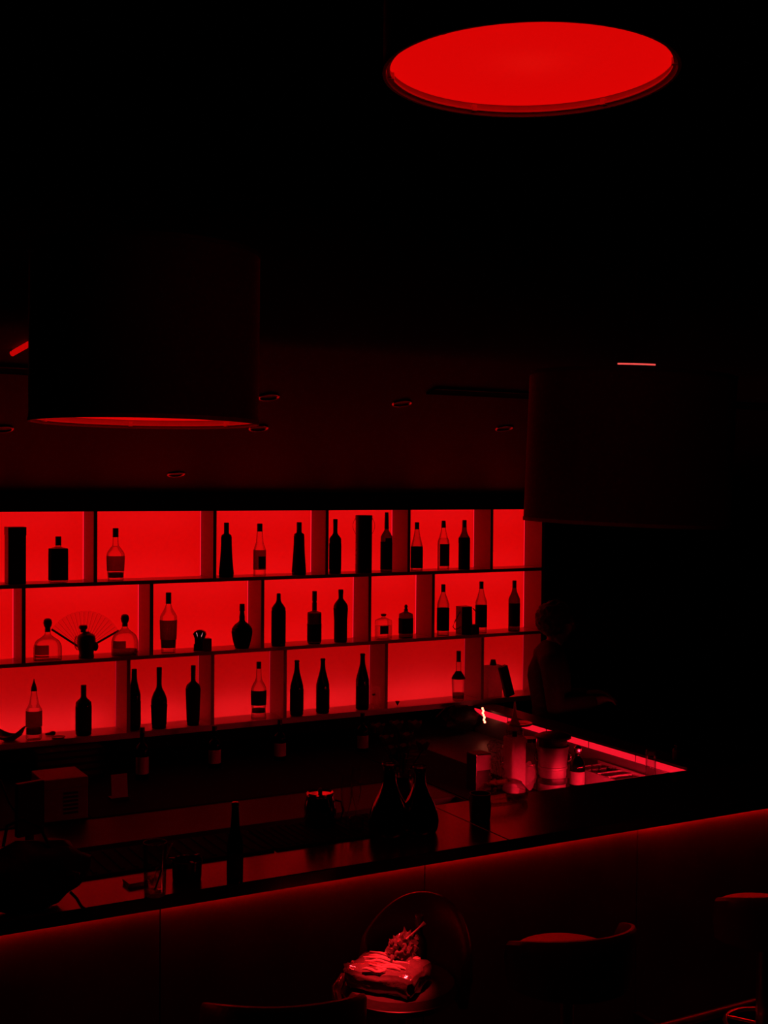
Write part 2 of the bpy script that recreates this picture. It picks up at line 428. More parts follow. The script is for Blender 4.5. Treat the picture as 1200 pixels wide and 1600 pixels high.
# ---- middle row
def stopper(cx, ytop, r, yneck, hwn): return [(r*.45, ytop), (r*.85, ytop+2), (r, ytop+r), (r*.85, ytop+2*r-2), (hwn, ytop+2*r+1), (hwn, yneck)]
bottle('squat clear bottle with round black stopper left of the open fan', 74.5, [(4.2, 984), (4.6, 992), (9, 997), (17, 1003), (20.5, 1011), (21, 1022), (21, 1033)], CLEAR2, 1,
       cap=stopper(75, 968, 6.8, 989, 4.1), labels=[(1008, 1023, -62, 8, LAB), (1024, 1027, -62, 8, LAB)], e=3.2, sy=.8, Y=6.56, cap_name='stopper')
# open folding fan
p, pyb, s, az = locate(131, 1, 6.64)
c0 = Vector((p.x, p.y, SZ[1])); pv = ony(131, 1016, 6.64).z-SZ[1]
t = thing('folding_fan', 'open pleated folding fan standing upright behind the dark jug', 'fan', c0)
Rf, Ri = 62*s, 22*s
bm = B(); n = 34; ra, rb = [], []
for k in range(n+1):
    a = math.radians(27+(145-27)*k/n); yy = (.004 if k % 2 else -.004)
    ra.append(bm.verts.new((Ri*math.cos(a), yy, pv+Ri*math.sin(a)))); rb.append(bm.verts.new((Rf*math.cos(a), yy, pv+Rf*math.sin(a))))
for k in range(n): bm.faces.new((ra[k], ra[k+1], rb[k+1], rb[k]))
obj('pleated_leaf', bm, FANM, t)
for k in range(0, 18):
    a = math.radians(27+(145-27)*k/17); bm = B(); g = k in (0, 17)
    wd = .0055 if g else .0016; ln = Rf if g else Rf*.97
    box(bm, 0, ln, -.0015+.006*0, .0015, -wd, wd, Matrix.Translation((0, -.006 if g else .006, pv)) @ Matrix.Rotation(-a, 4, 'Y'))
    obj('guard_stick' if g else 'rib', bm, pm('fan_wood', .03, .5) if g else FANM, t)
obj('pivot', lathe(B(), [(.006, -.01), (.006, .01)], 12), BLACK, t).matrix_local = Matrix.Translation((0, 0, pv)) @ Matrix.Rotation(PI/2, 4, 'X')
# base slip so that it stands: the lower sticks reach the board
obj('stand_peg', box(B(), -.008, .008, -.006, .006, 0, pv), pm('fan_wood', .03, .5), t)
# dark jug
p, pyb, s, az = locate(135, 1, 6.55)
t = thing('jug', 'dark squat ceramic jug with mushroom stopper before the open fan', 'jug', p)
obj('body', lathe(B(), smooth_prof([(11*s, 0), (12*s, 2*s), (11.2*s, 9*s), (13.2*s, 16*s), (14.2*s, 26*s), (12.5*s, 35*s), (6*s, 39*s), (4.4*s, 41*s)]), 28), BLACK, t, True)
obj('stopper', lathe(B(), [(4*s, 40*s), (4.3*s, 44*s), (6.4*s, 46*s), (6.6*s, 49*s), (5.5*s, 51*s)], 18, c=(R3.x*-5*s, R3.y*-5*s, 0)), BLACK, t, True)
v = R3*(14*s)
obj('handle', blob(B(), (v.x, v.y, 18*s), 6*s, 2, sc=(.8, .8, 1.25)), BLACK, t, True)
v = R3*(-13*s)
obj('spout', lathe(B(), smooth_prof([(2*s, 12*s), (5*s, 16*s), (6.4*s, 24*s), (4*s, 34*s)]), 16, c=(v.x, v.y, 0)), SMOKE, t, True)
bottle('squat clear bottle with round black stopper right of the open fan', 195, [(4.2, 976), (4.6, 982), (9, 987), (16, 993), (19.5, 1002), (20, 1012), (20, 1025)], CLEAR2, 1,
       cap=stopper(195, 961, 6.6, 980, 4.1), labels=[(1001, 1013, -60, 8, LAB)], liquid=(1016, 1024, LIQ), e=3.2, sy=.8, Y=6.56, cap_name='stopper')
bottle('tall bottle with broad dark label left of the small black ornament', 263, [(4, 943), (4.4, 946), (7, 953), (12, 962), (13.2, 969), (12.2, 1000), (11, 1021)], CLEAR, 1,
       cap=cyl(4.4, 927, 944.5), labels=[(969.5, 1000, -100, 100, paper('deep_label_paper', .03, .14))], liquid=(1000, 1013, LIQD))
# small black ornament with two slits
p, pyb, s, az = locate(312, 1, 6.555)
t = thing('ornament', 'small black domed ornament with two bright slanting slits', 'ornament', p)
P_ = lambda *q: [((x-311)*s, (pyb-y)*s) for x, y in q]
M_ = Matrix.Rotation(math.atan2(R3.y, R3.x), 4, 'Z')
bm = B()
for poly in (P_((301, 990), (303, 987), (305, 986.5), (308, 994.5), (308, 998), (303.5, 997)),
             P_((307, 988), (309.5, 984.8), (313.5, 984.8), (316, 988), (313.5, 994), (313.3, 998), (308.6, 998), (308.5, 994)),
             P_((317, 986.5), (319.5, 987), (321, 991), (318.5, 998), (314, 998), (314.2, 994.5)),
             P_((303.5, 997), (318.5, 997), (318, 1006), (304, 1006)), P_((302.5, 1006), (319, 1006), (319.5, pyb), (302, pyb)),
             P_((303, 987.2), (306, 985.2), (309.5, 984.2), (313, 984.2), (316.5, 985.2), (319.5, 987.2), (316, 987.6), (306, 987.6))):
    prism(bm, poly, .03, M_)
obj('body', bm, BLACK, t)
for q, (xa, xb) in enumerate(((306.2, 308.3), (315.8, 313.7))):
    a, b = P_((xa, 988.6), (xb, 994.6))
    obj('slit_gleam', tube(B(), [M_ @ Vector((a[0], 0, a[1])), M_ @ Vector((b[0], 0, b[1]))], .0028, 8), em('slit_glow', (1, .25, .3), 1.4), t, True)  # glowing rods stand in for light gleaming in the slits
boxthing('small_box', 'small black cube box beside the ornament with bright slits', 'box', 318, 331, 998, 1, .045, BLACK, Y=6.515)
bottle('bulbous black decanter bottle with long neck, left of a divider', 378, [(3.9, 946), (4.2, 956), (3.4, 958), (4.4, 966), (5, 973), (12, 979), (16, 987), (14.5, 1000), (11, 1015)], DGLASS, 1, labels=[(984, 1012, *FULL, LABD)])
bottle('round-shouldered black bottle with short neck, leftmost in its middle-row compartment', 435, [(2.6, 928), (3.2, 930), (3.4, 937), (4.6, 942), (9.5, 949), (11, 957), (11, 1010)], DGLASS, 1, labels=[(955, 1006, *FULL, LABD)])
bottle('bottle with tall two-part black cap between two round-shouldered black bottles', 491, [(3.6, 952), (4, 955), (9, 957), (11, 961), (11, 1000), (10, 1006)], BROWN, 1,
       cap=[(3.7, 924), (3.8, 939), (3.2, 940), (3.2, 941.5), (3.8, 942), (3.8, 953.5)], labels=[(975, 1002, -100, 115, LABD)], liquid=(960, 1003, LIQ))
bottle('round-shouldered black bottle right of the one with the tall two-part cap', 532, [(3.8, 923), (4, 926), (3.6, 936), (5, 939), (10, 946), (11.2, 953), (10, 972), (10, 1005)], DGLASS, 1, labels=[(952, 1002, *FULL, LABD)])
t = bottle('small clear square decanter with flat stopper right of a divider', 599, [(2.6, 962), (3, 964), (9, 967), (12, 971), (12, 998)], CLEAR, 1,
       cap=[(3, 958), (4.5, 958.6), (4.2, 961), (2, 962.5)], capmat=pm('stopper_grey', .15, .3), labels=[(976, 989, -15, 45, LABD)], e=6, sy=.8, liquid=(977, 998, glass('faint_spirit', .93, .55, .1)), cap_name='stopper')
bottle('small square dark bottle with ball stopper beside the clear decanter', 634, [(2.8, 953), (3, 957), (8, 960), (10, 964), (10, 998)], BROWN, 1,
       cap=stopper(634, 946, 2.9, 956, 2.2), labels=[(967, 991, -100, 100, LABD)], e=5, sy=.8, cap_name='stopper')
bottle('bottle with clear shoulder and dark label left of the bag with rope handles', 692, [(3.3, 924), (4, 928), (7, 936), (9.3, 944), (9.5, 952), (9.5, 993)], SMOKE, 1, cap=cyl(3.4, 913, 925), labels=[(950, 985, *FULL, LABD)])
# gift bag
p, pyb, s, az = locate(730, 1, 6.535)
t = thing('gift_bag', 'small black gift bag with thin rope handles among three bottles', 'bag', p)
wx = ony(739, pyb, p.y).x-ony(722, pyb, p.y).x; h = (pyb-948)*s
bm = B(); prism(bm, [(-wx/2, 0), (wx/2, 0), (wx*.42, h), (-wx/2, h)], .07, Matrix.Translation((0, .035, 0))); obj('bag_body', bm, BLACK, t)
for q, pts in enumerate(([(-6, 42), (-13, 34), (-20, 20), (-23, 12), (-20, 8), (-15, 9), (-9, 14)], [(8, 41), (12, 37), (14, 28), (13.5, 18), (12, 10)])):
    obj('rope_handle', tube(B(), [(R3.x*x*s, R3.y*x*s+.02, z*s) for x, z in smooth_prof(pts, 4)] if False else [(R3.x*x*s, R3.y*x*s-.004, z*s) for x, z in pts], .0032, 8), pm('rope', .05, .8), t, True)
boxthing('small_box', 'small black box at the foot of the bag with rope handles', 'box', 737, 749, 976, 1, .04, BLACK, Y=6.512)
bottle('clear-necked bottle with dark label right behind the bag with rope handles', 751.5, [(3.3, 920), (4, 925), (6, 933), (8.6, 941), (9, 948), (9, 990)], SMOKE, 1, cap=cyl(3.4, 910, 921.5), labels=[(947, 981, *FULL, LABD)], Y=6.575)
bottle('dark-shouldered bottle with black cap at right end of the middle shelf', 803, [(3.2, 920), (3.8, 926), (6, 932), (8.8, 939), (9, 948), (9, 989)], BROWN, 1, cap=cyl(3.3, 910, 921.5), labels=[(945, 981, -60, 120, LABD)])

# ---- bottom row
# wavy dark bowl at left end
p, pyb, s, az = locate(15, 2, 6.58)
t = thing('wavy_bowl', 'dark bowl with wavy rim cut by the left edge, bottom shelf', 'bowl', p)
bm = B(); n = 40; rings = []
for k in range(n):
    a = 2*PI*k/n; wv = 1+.0*math.sin(a)
    R_ = 25*s; zr = (15+7*math.cos(2*a+.9))*s
    rings.append([bm.verts.new((r*math.cos(a)*1.0, r*math.sin(a)*.62, z)) for r, z in ((.3*R_, 0), (.75*R_, zr*.35), (R_, zr), (R_*.95, zr), (.7*R_, zr*.4), (.2*R_, .006))])
for k in range(n):
    a, b = rings[k], rings[(k+1) % n]
    for i in range(5): bm.faces.new((a[i], a[i+1], b[i+1], b[i]))
bm.faces.new([r[0] for r in rings]); bm.faces.new([r[5] for r in rings])
obj('bowl_shell', bm, DARK, t, True)
bottle('clear bottle with pointed black pourer beside the wavy bowl, bottom shelf', 53, [(4.2, 1078), (5, 1085), (8, 1100), (11.5, 1107), (12.2, 1112), (12.2, 1152), (11.5, 1155)], CLEAR, 2,
       cap=[(.5, 1060), (1.2, 1064), (2.6, 1068), (4.4, 1074), (4.9, 1079)], labels=[(1109.5, 1134, -100, 100, paper('deep_label_paper', .03, .14))], liquid=(1137, 1146, LIQD), cap_name='pourer')
p, pyb, s, az = locate(80, 2, 6.62)
t = thing('bottle_stopper', 'small dark stopper lying on the bottom shelf beside the pointed-pourer bottle', 'stopper', p)
bm = B(); blob(bm, (.018, 0, 3.2*s), 3.2*s, 2, sc=(1.2, 1, 1)); lathe(bm, [(1.6*s, -.04), (2.2*s, .01)], 12, c=(0, 0, 0))
obj('stopper_body', tube(B(), [(R3.x*-9*s, R3.y*-9*s, 1.8*s), (R3.x*-3*s, R3.y*-3*s, 2.2*s), (R3.x*1*s, R3.y*1*s, 3.2*s), (R3.x*4*s, R3.y*4*s, 3.4*s), (R3.x*6.5*s, R3.y*6.5*s, 3.3*s)], [1.6*s, 2.0*s, 3.2*s, 3.4*s, 2*s], 12), DARK, t, True); bm.free()
obj('seal_ring', tube(B(), [(R3.x*-5*s, R3.y*-5*s, 2.1*s), (R3.x*-4*s, R3.y*-4*s, 2.2*s)], 2.4*s, 12), BLACK, t, True)
p, pyb, s, az = locate(91, 2, 6.53)
tag(obj('saucer', lathe(B(), [(6*s, 0), (9*s, .5*s), (11*s, 2.2*s), (10.6*s, 2.2*s), (8*s, 1.1*s)], 28), DARK, None, True, p), 'small flat dark saucer at front of the bottom shelf', 'saucer')
bottle('dark bottle with straight sides and short neck left of a divider, bottom shelf', 130.5, [(4.3, 1072), (4.3, 1080), (4.6, 1091), (10, 1097), (12.2, 1104), (12.2, 1148), (11.8, 1150)], DGLASS, 2, labels=[(1105, 1143, -120, 120, LABD)])
bottle('dark wine bottle partly behind a divider, left of the pear-shaped bottle', 209.5, [(4, 1051), (4.2, 1056), (4.6, 1068), (7, 1080), (9.6, 1090), (10, 1100), (10, 1146)], DGLASS, 2, Y=6.57, labels=[(1102, 1138, *FULL, LABD)])
bottle('pear-shaped dark bottle with long neck between two wine bottles', 248.5, [(4, 1045), (4.2, 1050), (3.9, 1070), (5, 1078), (9.5, 1087), (12.5, 1098), (12, 1112), (11, 1140)], DGLASS, 2, labels=[(1104, 1134, *FULL, LABD)])
bottle('dark wine bottle with black neck right of the pear-shaped bottle', 301.5, [(3.6, 1042), (3.8, 1046), (3.6, 1064), (5, 1068), (10, 1073), (11.4, 1080), (10.6, 1100), (9.4, 1135)], DGLASS, 2, labels=[(1078, 1130, *FULL, LABD)])
bottle('clear tulip-shaped bottle with dark heart label left of three black bottles', 404, [(3.6, 1040), (4, 1045), (5, 1058), (9.5, 1067), (12, 1076), (11.5, 1098), (11, 1106), (12, 1120)], CLEAR2, 2,
       cap=cyl(3.8, 1031, 1041.5), labels=[(1075, 1098, -85, 85, LABD)], liquid=(1104.5, 1110, LIQD))
CH = lambda y0, yb: [(3.5, y0), (4.1, y0+2), (3.6, y0+5), (4.2, y0+16), (6.5, y0+26), (9.6, y0+38), (10.4, y0+46), (10.4, yb-2), (9.6, yb)]
bottle('sloping-shouldered black bottle beside the divider, leftmost of three alike', 463.5, CH(1033, 1119), DGLASS, 2, labels=[(1078, 1112, *FULL, LABD)], group='three black sloping-shouldered bottles')
bottle('sloping-shouldered black bottle, middle one of three alike on the bottom shelf', 504, CH(1031, 1116), DGLASS, 2, labels=[(1079, 1110, -60, 160, LABD)], group='three black sloping-shouldered bottles')
bottle('sloping-shouldered black bottle, rightmost of three alike, beside a divider', 566, CH(1024, 1111), DGLASS, 2, labels=[(1074, 1104, -60, 160, LABD)], group='three black sloping-shouldered bottles')
bottle('clear tapering bottle with black shoulder band at right of the emptiest compartment', 716, [(4, 1033), (4.2, 1048), (7, 1053), (10.3, 1059), (10.6, 1062), (9.2, 1090), (9, 1094)], CLEAR2, 2,
       cap=cyl(3.6, 1017, 1034), labels=[(1049, 1060.5, *FULL, LABD)], liquid=(1083, 1091, LIQ))
# things in the last compartment
p, pyb, s, az = locate(770, 2, 6.55)
t = thing('canister', 'translucent square canister with dark cap beside the leaning black box', 'canister', p)
wx = ony(781, pyb, p.y).x-ony(759, pyb, p.y).x; h = (pyb-1039)*s
obj('body', box(B(), -wx/2, wx/2, -.03, .03, 0, h, bev=.006), paper('rose_plastic', .25, .55), t)
obj('screw_cap', lathe(B(), [(5.4*s, h), (5.2*s, h+2*s), (3.6*s, h+9*s)], 20, c=(0, 0, -.001)), BLACK, t, True)
p, pyb, s, az = locate(797, 2, 6.512)
t = thing('leaning_box', 'flat black box leaning against the translucent canister', 'box', p)
wx = ony(803, pyb, p.y).x-ony(790, pyb, p.y).x
Mr = Matrix.Rotation(math.radians(-17), 4, 'Y')
obj('carton', box(B(), -wx/2, wx/2, -.012, .018, .005, 50*s, Mr, bev=.003), BLACK, t)
obj('lid_flap', box(B(), -wx/2+.004, wx/2-.004, -.013, .019, 46*s, 50.6*s, Mr), BLACK, t)
# small knob on the divider and a cone on the floor of the wide compartment
p = at(585.5, 1085, 0, 3.637)
k_ = obj('knob', tube(B(), [(0, 0, 0), (-.008, 0, 0), (-.016, 0, 0)], [.004, .008, .006], 10), BLACK, None, True, (3.636, p.y, p.z)); tag(k_, 'tiny black knob on the divider right of the three black bottles', 'knob')
p, pyb, s, az = locate(621, 2, 6.56)
tag(obj('cone_stopper', lathe(B(), [(.4*s, 0), (1.5*s, 2*s), (3.6*s, 6*s), (3.2*s, 7*s)], 16), DARK, None, True, p), 'tiny dark cone-shaped stopper in the emptiest bottom compartment', 'stopper')


# ------------------------------------------------------------------ bar counter
ZT, Y0, Y1 = 1.05, 4.005, 4.585
TOP = pm('black_polished_stone', .015, .20, spec=.95, nscale=9, namt=.4)
STONE = pm('grey_stone_front', .10, .55, spec=.3, nscale=4, namt=.5, bump=.25)
bar = thing('bar_counter', 'long black polished bar counter with glowing stone front', 'counter')
for x0, x1 in ((-1.0, 2.80), (2.803, 6.6)):
    obj('counter_slab', box(B(), x0, x1, Y0, Y1, ZT-.047, ZT, bev=.003), TOP, bar)
xs = [-1.0, .24, 1.40, 2.45, 3.495, 4.5, 5.55, 6.6]
for x0, x1 in zip(xs, xs[1:]):
    obj('front_panel', box(B(), x0+.002, x1-.002, Y0+.05, Y0+.08, .10, ZT-.047, bev=.002), STONE, bar)
obj('rear_panel', box(B(), -1.0, 6.6, Y1-.06, Y1-.04, .05, ZT-.047), BLACK, bar)
obj('toe_kick', box(B(), -1.0, 6.6, Y0+.09, Y0+.11, 0, .10), BLACK, bar)
for k, (x0, x1) in enumerate(zip(xs, xs[1:])):
    obj('led_tape', box(B(), x0+.001, x1-.001, Y0+.033, Y0+.040, ZT-.051, ZT-.047), em('bar_led_%d' % k, RED, L_BAR*(.5, .5, .6, .8, 1, 1.1, 1.1)[k]), bar)
obj('foot_rail', tube(B(), [(-1, Y0-.10, .20), (6.6, Y0-.10, .20)], .02, 10), pm('dull_brass', .25, .4, metal=1), bar, True)
for x in (-.4, .9, 2.2, 3.5, 4.8, 6.1):
    obj('rail_bracket', box(B(), x-.012, x+.012, Y0-.10, Y0+.055, .19, .21), BLACK, bar)
# return of the bar at the right, with a lit channel along its inner edge
XRT = 4.262
ret = thing('bar_return', 'short black side arm of the bar with glowing red inner edge', 'counter')
obj('counter_slab', box(B(), XRT, XRT+.15, Y1+.002, YF-.01, ZT-.004, ZT+.010), BLACK, ret)
obj('inner_panel', box(B(), XRT+.012, XRT+.03, Y1+.002, YF-.01, 0, ZT-.004), pm('inner_panel_grey', .18, .35, nscale=10), ret)
obj('outer_panel', box(B(), XRT+.12, XRT+.14, Y1+.002, YF-.01, 0, ZT-.004), BLACK, ret)
obj('led_channel', box(B(), XRT, XRT+.008, Y1+.01, YF-.02, ZT-.038, ZT-.006), em('return_led', PINK, L_RET), ret)
nseg = 5
for k in range(1, nseg): 
    yy = Y1+(YF-Y1)*k/nseg
    obj('channel_joint', box(B(), XRT-.001, XRT+.009, yy-.003, yy+.003, ZT-.040, ZT-.004), SHELF, ret)
obj('led_tape', box(B(), 3.45, XRT-.02, Y1-.030, Y1-.018, ZT-.052, ZT-.047), em('station_fill', PINK, 420.0), bar)  # unseen tape added under the slab to brighten the work station
# loose bright end of the tape, hanging down at the corner
pa, pb = at(754, 1107, 0, 4.225), at(757.5, 1128, 0, 4.225)
pts = [pa+(pb-pa)*k/6+Vector((.004*math.sin(k*2.1), 0, 0)) for k in range(7)]
t = thing('led_tape_end', 'short white-hot end of LED tape hanging at the inner bar corner', 'light', pa)
bm = B()
obj('tape_strip', tube(B(), [p-pa+Vector((.004, .004, 0)) for p in pts], .006, 6), DARK, t)
for k in range(7):
    q = pts[k]-pa
    obj('led_chip', box(B(), q.x-.006, q.x+.003, q.y-.006, q.y+.002, q.z-.006, q.z+.006), em('led_chip', (1, .17, .09), 7), t)
bm.free()
# back counter and work station
ZB, YBC = .90, 5.17
STN = pm('station_steel', .12, .42, metal=.2, spec=.25, nscale=14)
bc = thing('back_counter', 'low dark back counter running below the lit bottle shelves', 'counter')
obj('worktop', box(B(), .2, 3.295, YBC, YB-.005, ZB-.03, ZB), pm('dark_worktop', .016, .5, spec=.3, nscale=14), bc)
for x0, x1 in ((.2, 1.6), (1.605, 3.0), (3.005, 3.294)):
    obj('dark_sheet', box(B(), x0, x1, YBC+.42, YB-.006, ZB, ZB+.006), pm('black_rubber', .01, .9, spec=.1), bc)  # black sheet put in to keep the rear of the worktop dark
XS0, ZS = 3.30, .90
fx = [.2, .86, 1.5, 2.15, 2.8, XS0-.005]
for x0, x1 in zip(fx, fx[1:]):
    d = obj('cabinet_door', box(B(), x0+.003, x1-.003, YBC+.02, YBC+.04, .10, ZB-.16, bev=.002), pm('cabinet_front', .10, .4, nscale=8), bc)
    obj('handle', tube(B(), [(x1-.05, YBC+.015, .62), (x1-.05, YBC+.0, .60), (x1-.05, YBC+.0, .48), (x1-.05, YBC+.015, .46)], .005, 8), STEEL, d, True)
    d = obj('drawer', box(B(), x0+.003, x1-.003, YBC+.02, YBC+.04, ZB-.155, ZB-.035, bev=.002), pm('cabinet_front', .10, .4, nscale=8), bc)
    obj('handle', box(B(), (x0+x1)/2-.06, (x0+x1)/2+.06, YBC+.008, YBC+.02, ZB-.10, ZB-.09), STEEL, d)
obj('carcass', box(B(), .2, XS0-.005, YBC+.045, YB-.005, .0, ZB-.03), BLACK, bc)
st = thing('work_station', 'steel bar work station lit from the glowing side arm', 'counter')
obj('worktop', box(B(), XS0, XRT-.004, Y1+.03, YB-.006, ZS-.03, ZS), STN, st)
obj('dark_sheet', box(B(), XS0+.01, 3.72, Y1+.04, YB-.02, ZS, ZS+.005), pm('black_rubber', .01, .9, spec=.1), st)  # black sheet added so this lit part of the worktop stays dark
for x, yy in ((XS0+.04, Y1+.07), (XRT-.06, Y1+.07), (XS0+.04, YB-.06), (XRT-.06, YB-.06)):
    obj('leg', box(B(), x-.02, x+.02, yy-.02, yy+.02, 0, ZS-.03), STEEL, st)
obj('under_shelf', box(B(), XS0+.02, XRT-.03, Y1+.05, YB-.03, .28, .30), STN, st)

# ------------------------------------------------------------------ pendant lamps
SHADE = pm('black_shade_fabric', .10, .85, spec=.15, nscale=90, namt=.3, bump=.15)
SHADE.node_tree.nodes['Principled BSDF'].inputs['Sheen Weight'].default_value = .8
SHADE.node_tree.nodes['Principled BSDF'].inputs['Sheen Roughness'].default_value = .35
SHIN = pm('shade_lining', .6, .6)
LAMPM = panel_mat('lamp_diffuser', L_LAMP, .5)
def pendant(label, px, py, width, hgt, tilt=(0, 0), shine=1.0, matname='lamp_diffuser'):
    D = .70; dep = D*FPX/width; r = D/2
    p = EYE+ray(px, py)*dep
    t = thing('pendant_lamp', label, 'lamp', p, 0, 'big black drum pendants')
    t.rotation_mode = 'QUATERNION'
    ax_f = Vector((_f.x, _f.y, 0)); q = Matrix.Rotation(math.radians(tilt[0]), 4, ax_f) @ Matrix.Rotation(math.radians(tilt[1]), 4, Vector((_r.x, _r.y, 0)))
    t.rotation_quaternion = q.to_quaternion()
    rc = .028
    obj('shade', lathe(B(), [(r-.004, .004), (r, .004), (r, hgt), (r-.004, hgt), (r-.004, .004)], 72, close=False), SHADE, t, True)
    obj('shade_lining', lathe(B(), [(r-.006, .012), (r-.006, hgt-.004)], 72, close=False), SHIN, t, True)
    for z in (0, hgt-.006): obj('hem_ring', lathe(B(), [(r-.006, z), (r+.002, z), (r+.002, z+.012), (r-.006, z+.012), (r-.006, z)], 72, close=False), pm('hem_trim', .30, .6) if z == 0 else pm('top_hem', .05, .7), t, True)
    obj('diffuser', lathe(B(), [(.001, rc), (r-.012, rc), (r-.012, rc+.004), (.001, rc+.004)], 72, close=False), LAMPM, t, True)
    obj('retaining_ring', lathe(B(), [(r-.016, rc-.019), (r-.008, rc-.019), (r-.008, rc-.014), (r-.016, rc-.014), (r-.016, rc-.019)], 72, close=False), pm('ring_white', .95, .35), t, True)
    for k in range(6):
        a = k*PI/3+.35
        obj('ring_clip', box(B(), -.008, .008, -.006, .006, rc-.022, rc-.006, Matrix.Translation((math.cos(a)*(r-.013), math.sin(a)*(r-.013), 0)) @ Matrix.Rotation(a, 4, 'Z')), pm('ring_white', .95, .35), t)
    obj('bulb', blob(B(), (0, 0, .135), .035, 2), em('bulb_glow', (1, .05, .03), 1.7), t, True)
    obj('bulb_holder', lathe(B(), [(.02, .165), (.022, .24), (.01, hgt-.05)], 16), DARK, t, True)
    obj('light_stop', lathe(B(), [(.001, hgt-.018), (r-.006, hgt-.018), (r-.006, hgt-.014), (.001, hgt-.014)], 72, close=False), BLACK, t)  # unseen plate added to block bulb light leaking out above
    for k in range(3):
        a = k*2*PI/3+.2
        obj('spider_arm', tube(B(), [(0, 0, hgt-.03), (math.cos(a)*(r-.006), math.sin(a)*(r-.006), hgt-.03)], .005, 8), STEEL, t, True)
    obj('canopy_hub', lathe(B(), [(.03, hgt-.05), (.045, hgt-.04), (.045, hgt), (.02, hgt+.03)], 20), BLACK, t, True)
    L = 4.9-p.z
    obj('cord', tube(B(), [(0, 0, hgt+.02), (0, 0, L*.995)], .004, 8), DARK, t, True)
    obj('ceiling_rose', lathe(B(), [(.06, L-.03), (.06, L-.002)], 24), BLACK, t, True)
    return t, p, r, hgt
pendant('big drum pendant at upper right whose glowing red underside shows as an ellipse', 828, 117, 459, .51)
pendant('big black drum pendant at left whose glowing underside shows as a thin line', 227, 662, 353, .52, (0.15, -.35))
t, p, r, hgt = pendant('big black drum pendant at right before the end of the lit shelves', 977, 819, 317, .505, (1.9, 0))
# glowing thread that paints a glint on the right pendant's top rim
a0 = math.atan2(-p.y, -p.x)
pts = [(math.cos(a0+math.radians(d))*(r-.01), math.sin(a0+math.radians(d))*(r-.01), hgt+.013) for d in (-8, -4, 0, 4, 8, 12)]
obj('rim_glint', tube(B(), pts[::-1], .0026, 8), em('glint_glow', (1, .09, .08), .9), t, True)
bpy.context.view_layer.update()

# ------------------------------------------------------------------ things on the bar
def foot(cx, py, z=ZT):
    p = onz(cx, py, z); return p, proj(p)[2]/FPX
CL = 'bar top'
# rubber mats at the rear edge of the left half
for (x0, x1), lab in (((1.12, 1.93), 'black rubber bar mat along the rear edge, behind tumbler and ashtray'), ((1.94, 2.48), 'black rubber bar mat behind the beer bottle and chrome tin')):
    m_ = obj('bar_mat', box(B(), x0, x1, 4.29, Y1-.01, ZT, ZT+.010, bev=.003), pm('black_rubber', .01, .9, spec=.1)); tag(m_, lab, 'mat', 'bar mats')
    for k in range(16):
        xx = x0+.03+(x1-x0-.06)*k/15
        obj('rib', box(B(), xx-.006, xx+.006, 4.31, Y1-.03, ZT+.010, ZT+.014), pm('black_rubber', .01, .9, spec=.1), m_)
# tall tumbler with straw
p, s = foot(242, 1399)
t = thing('tumbler', 'tall clear tumbler with straw standing near the front edge of the bar', 'glass', p)
obj('glass_wall', lathe(B(), [(16*s, 0), (17*s, 3*s), (18.5*s, 84*s), (17.8*s, 84*s), (16*s, 8*s), (.5*s, 7*s)], 28, close=False), CLEAR2, t, True)
obj('glass_foot', lathe(B(), [(.3*s, .5*s), (15.5*s, .5*s), (15.5*s, 6.5*s), (.3*s, 6.5*s)], 28, close=False), paper('ice_glass', .6, .5), t, True)
for k in range(6):
    a = k*1.3; rr = 8*s
    obj('ice_cube', box(B(), -.011, .011, -.011, .011, -.011, .011, Matrix.Translation((math.cos(a)*rr, math.sin(a)*rr, (14+5*k)*s)) @ Matrix.Rotation(k, 4, (1, .6, .3)), bev=.003), CLEAR2, t)
v = R3*(20*s)
obj('straw', tube(B(), [(0, 0, 9*s), (v.x, v.y, 68*s), (v.x*1.35, v.y*1.35, 82*s)], .0032, 8), WHITE, t, True)
# coaster stack behind tumbler
p, s = foot(212, 1381)
t = thing('coaster_stack', 'small stack of square coasters left of the tall tumbler', 'coaster', p)
for k in range(3):
    obj('coaster', box(B(), -.036, .036, -.034, .034, .005*k, .005*k+.0045, Matrix.Rotation(.06*k-.05, 4, 'Z'), bev=.001), pm('coaster_board', .5, .3), t)
# ashtray
p, s = foot(292, 1374)
t = thing('ashtray', 'round black ashtray bowl between tumbler and beer bottle', 'ashtray', p)
obj('bowl', lathe(B(), smooth_prof([(20*s, 0), (22.5*s, 3*s), (23*s, 20*s), (24*s, 29*s), (24.3*s, 31*s), (22.8*s, 31*s), (21*s, 20*s), (14*s, 5*s), (.5*s, 4*s)], 3), 32, close=False), pm('black_ceramic', .012, .18), t, True)
obj('rim', lathe(B(), [(22.6*s, 31*s), (23.6*s, 32.3*s), (24.4*s, 31*s)], 32, close=False), pm('rim_glaze', .10, .15, metal=.6), t, True)
for k in range(3):
    a = 2*PI*k/3+.5
    obj('rest_notch', box(B(), -.010, .010, -.005, .005, 0, .006, Matrix.Translation((math.cos(a)*23.4*s, math.sin(a)*23.4*s, 31*s)) @ Matrix.Rotation(a, 4, 'Z')), BLACK, t)
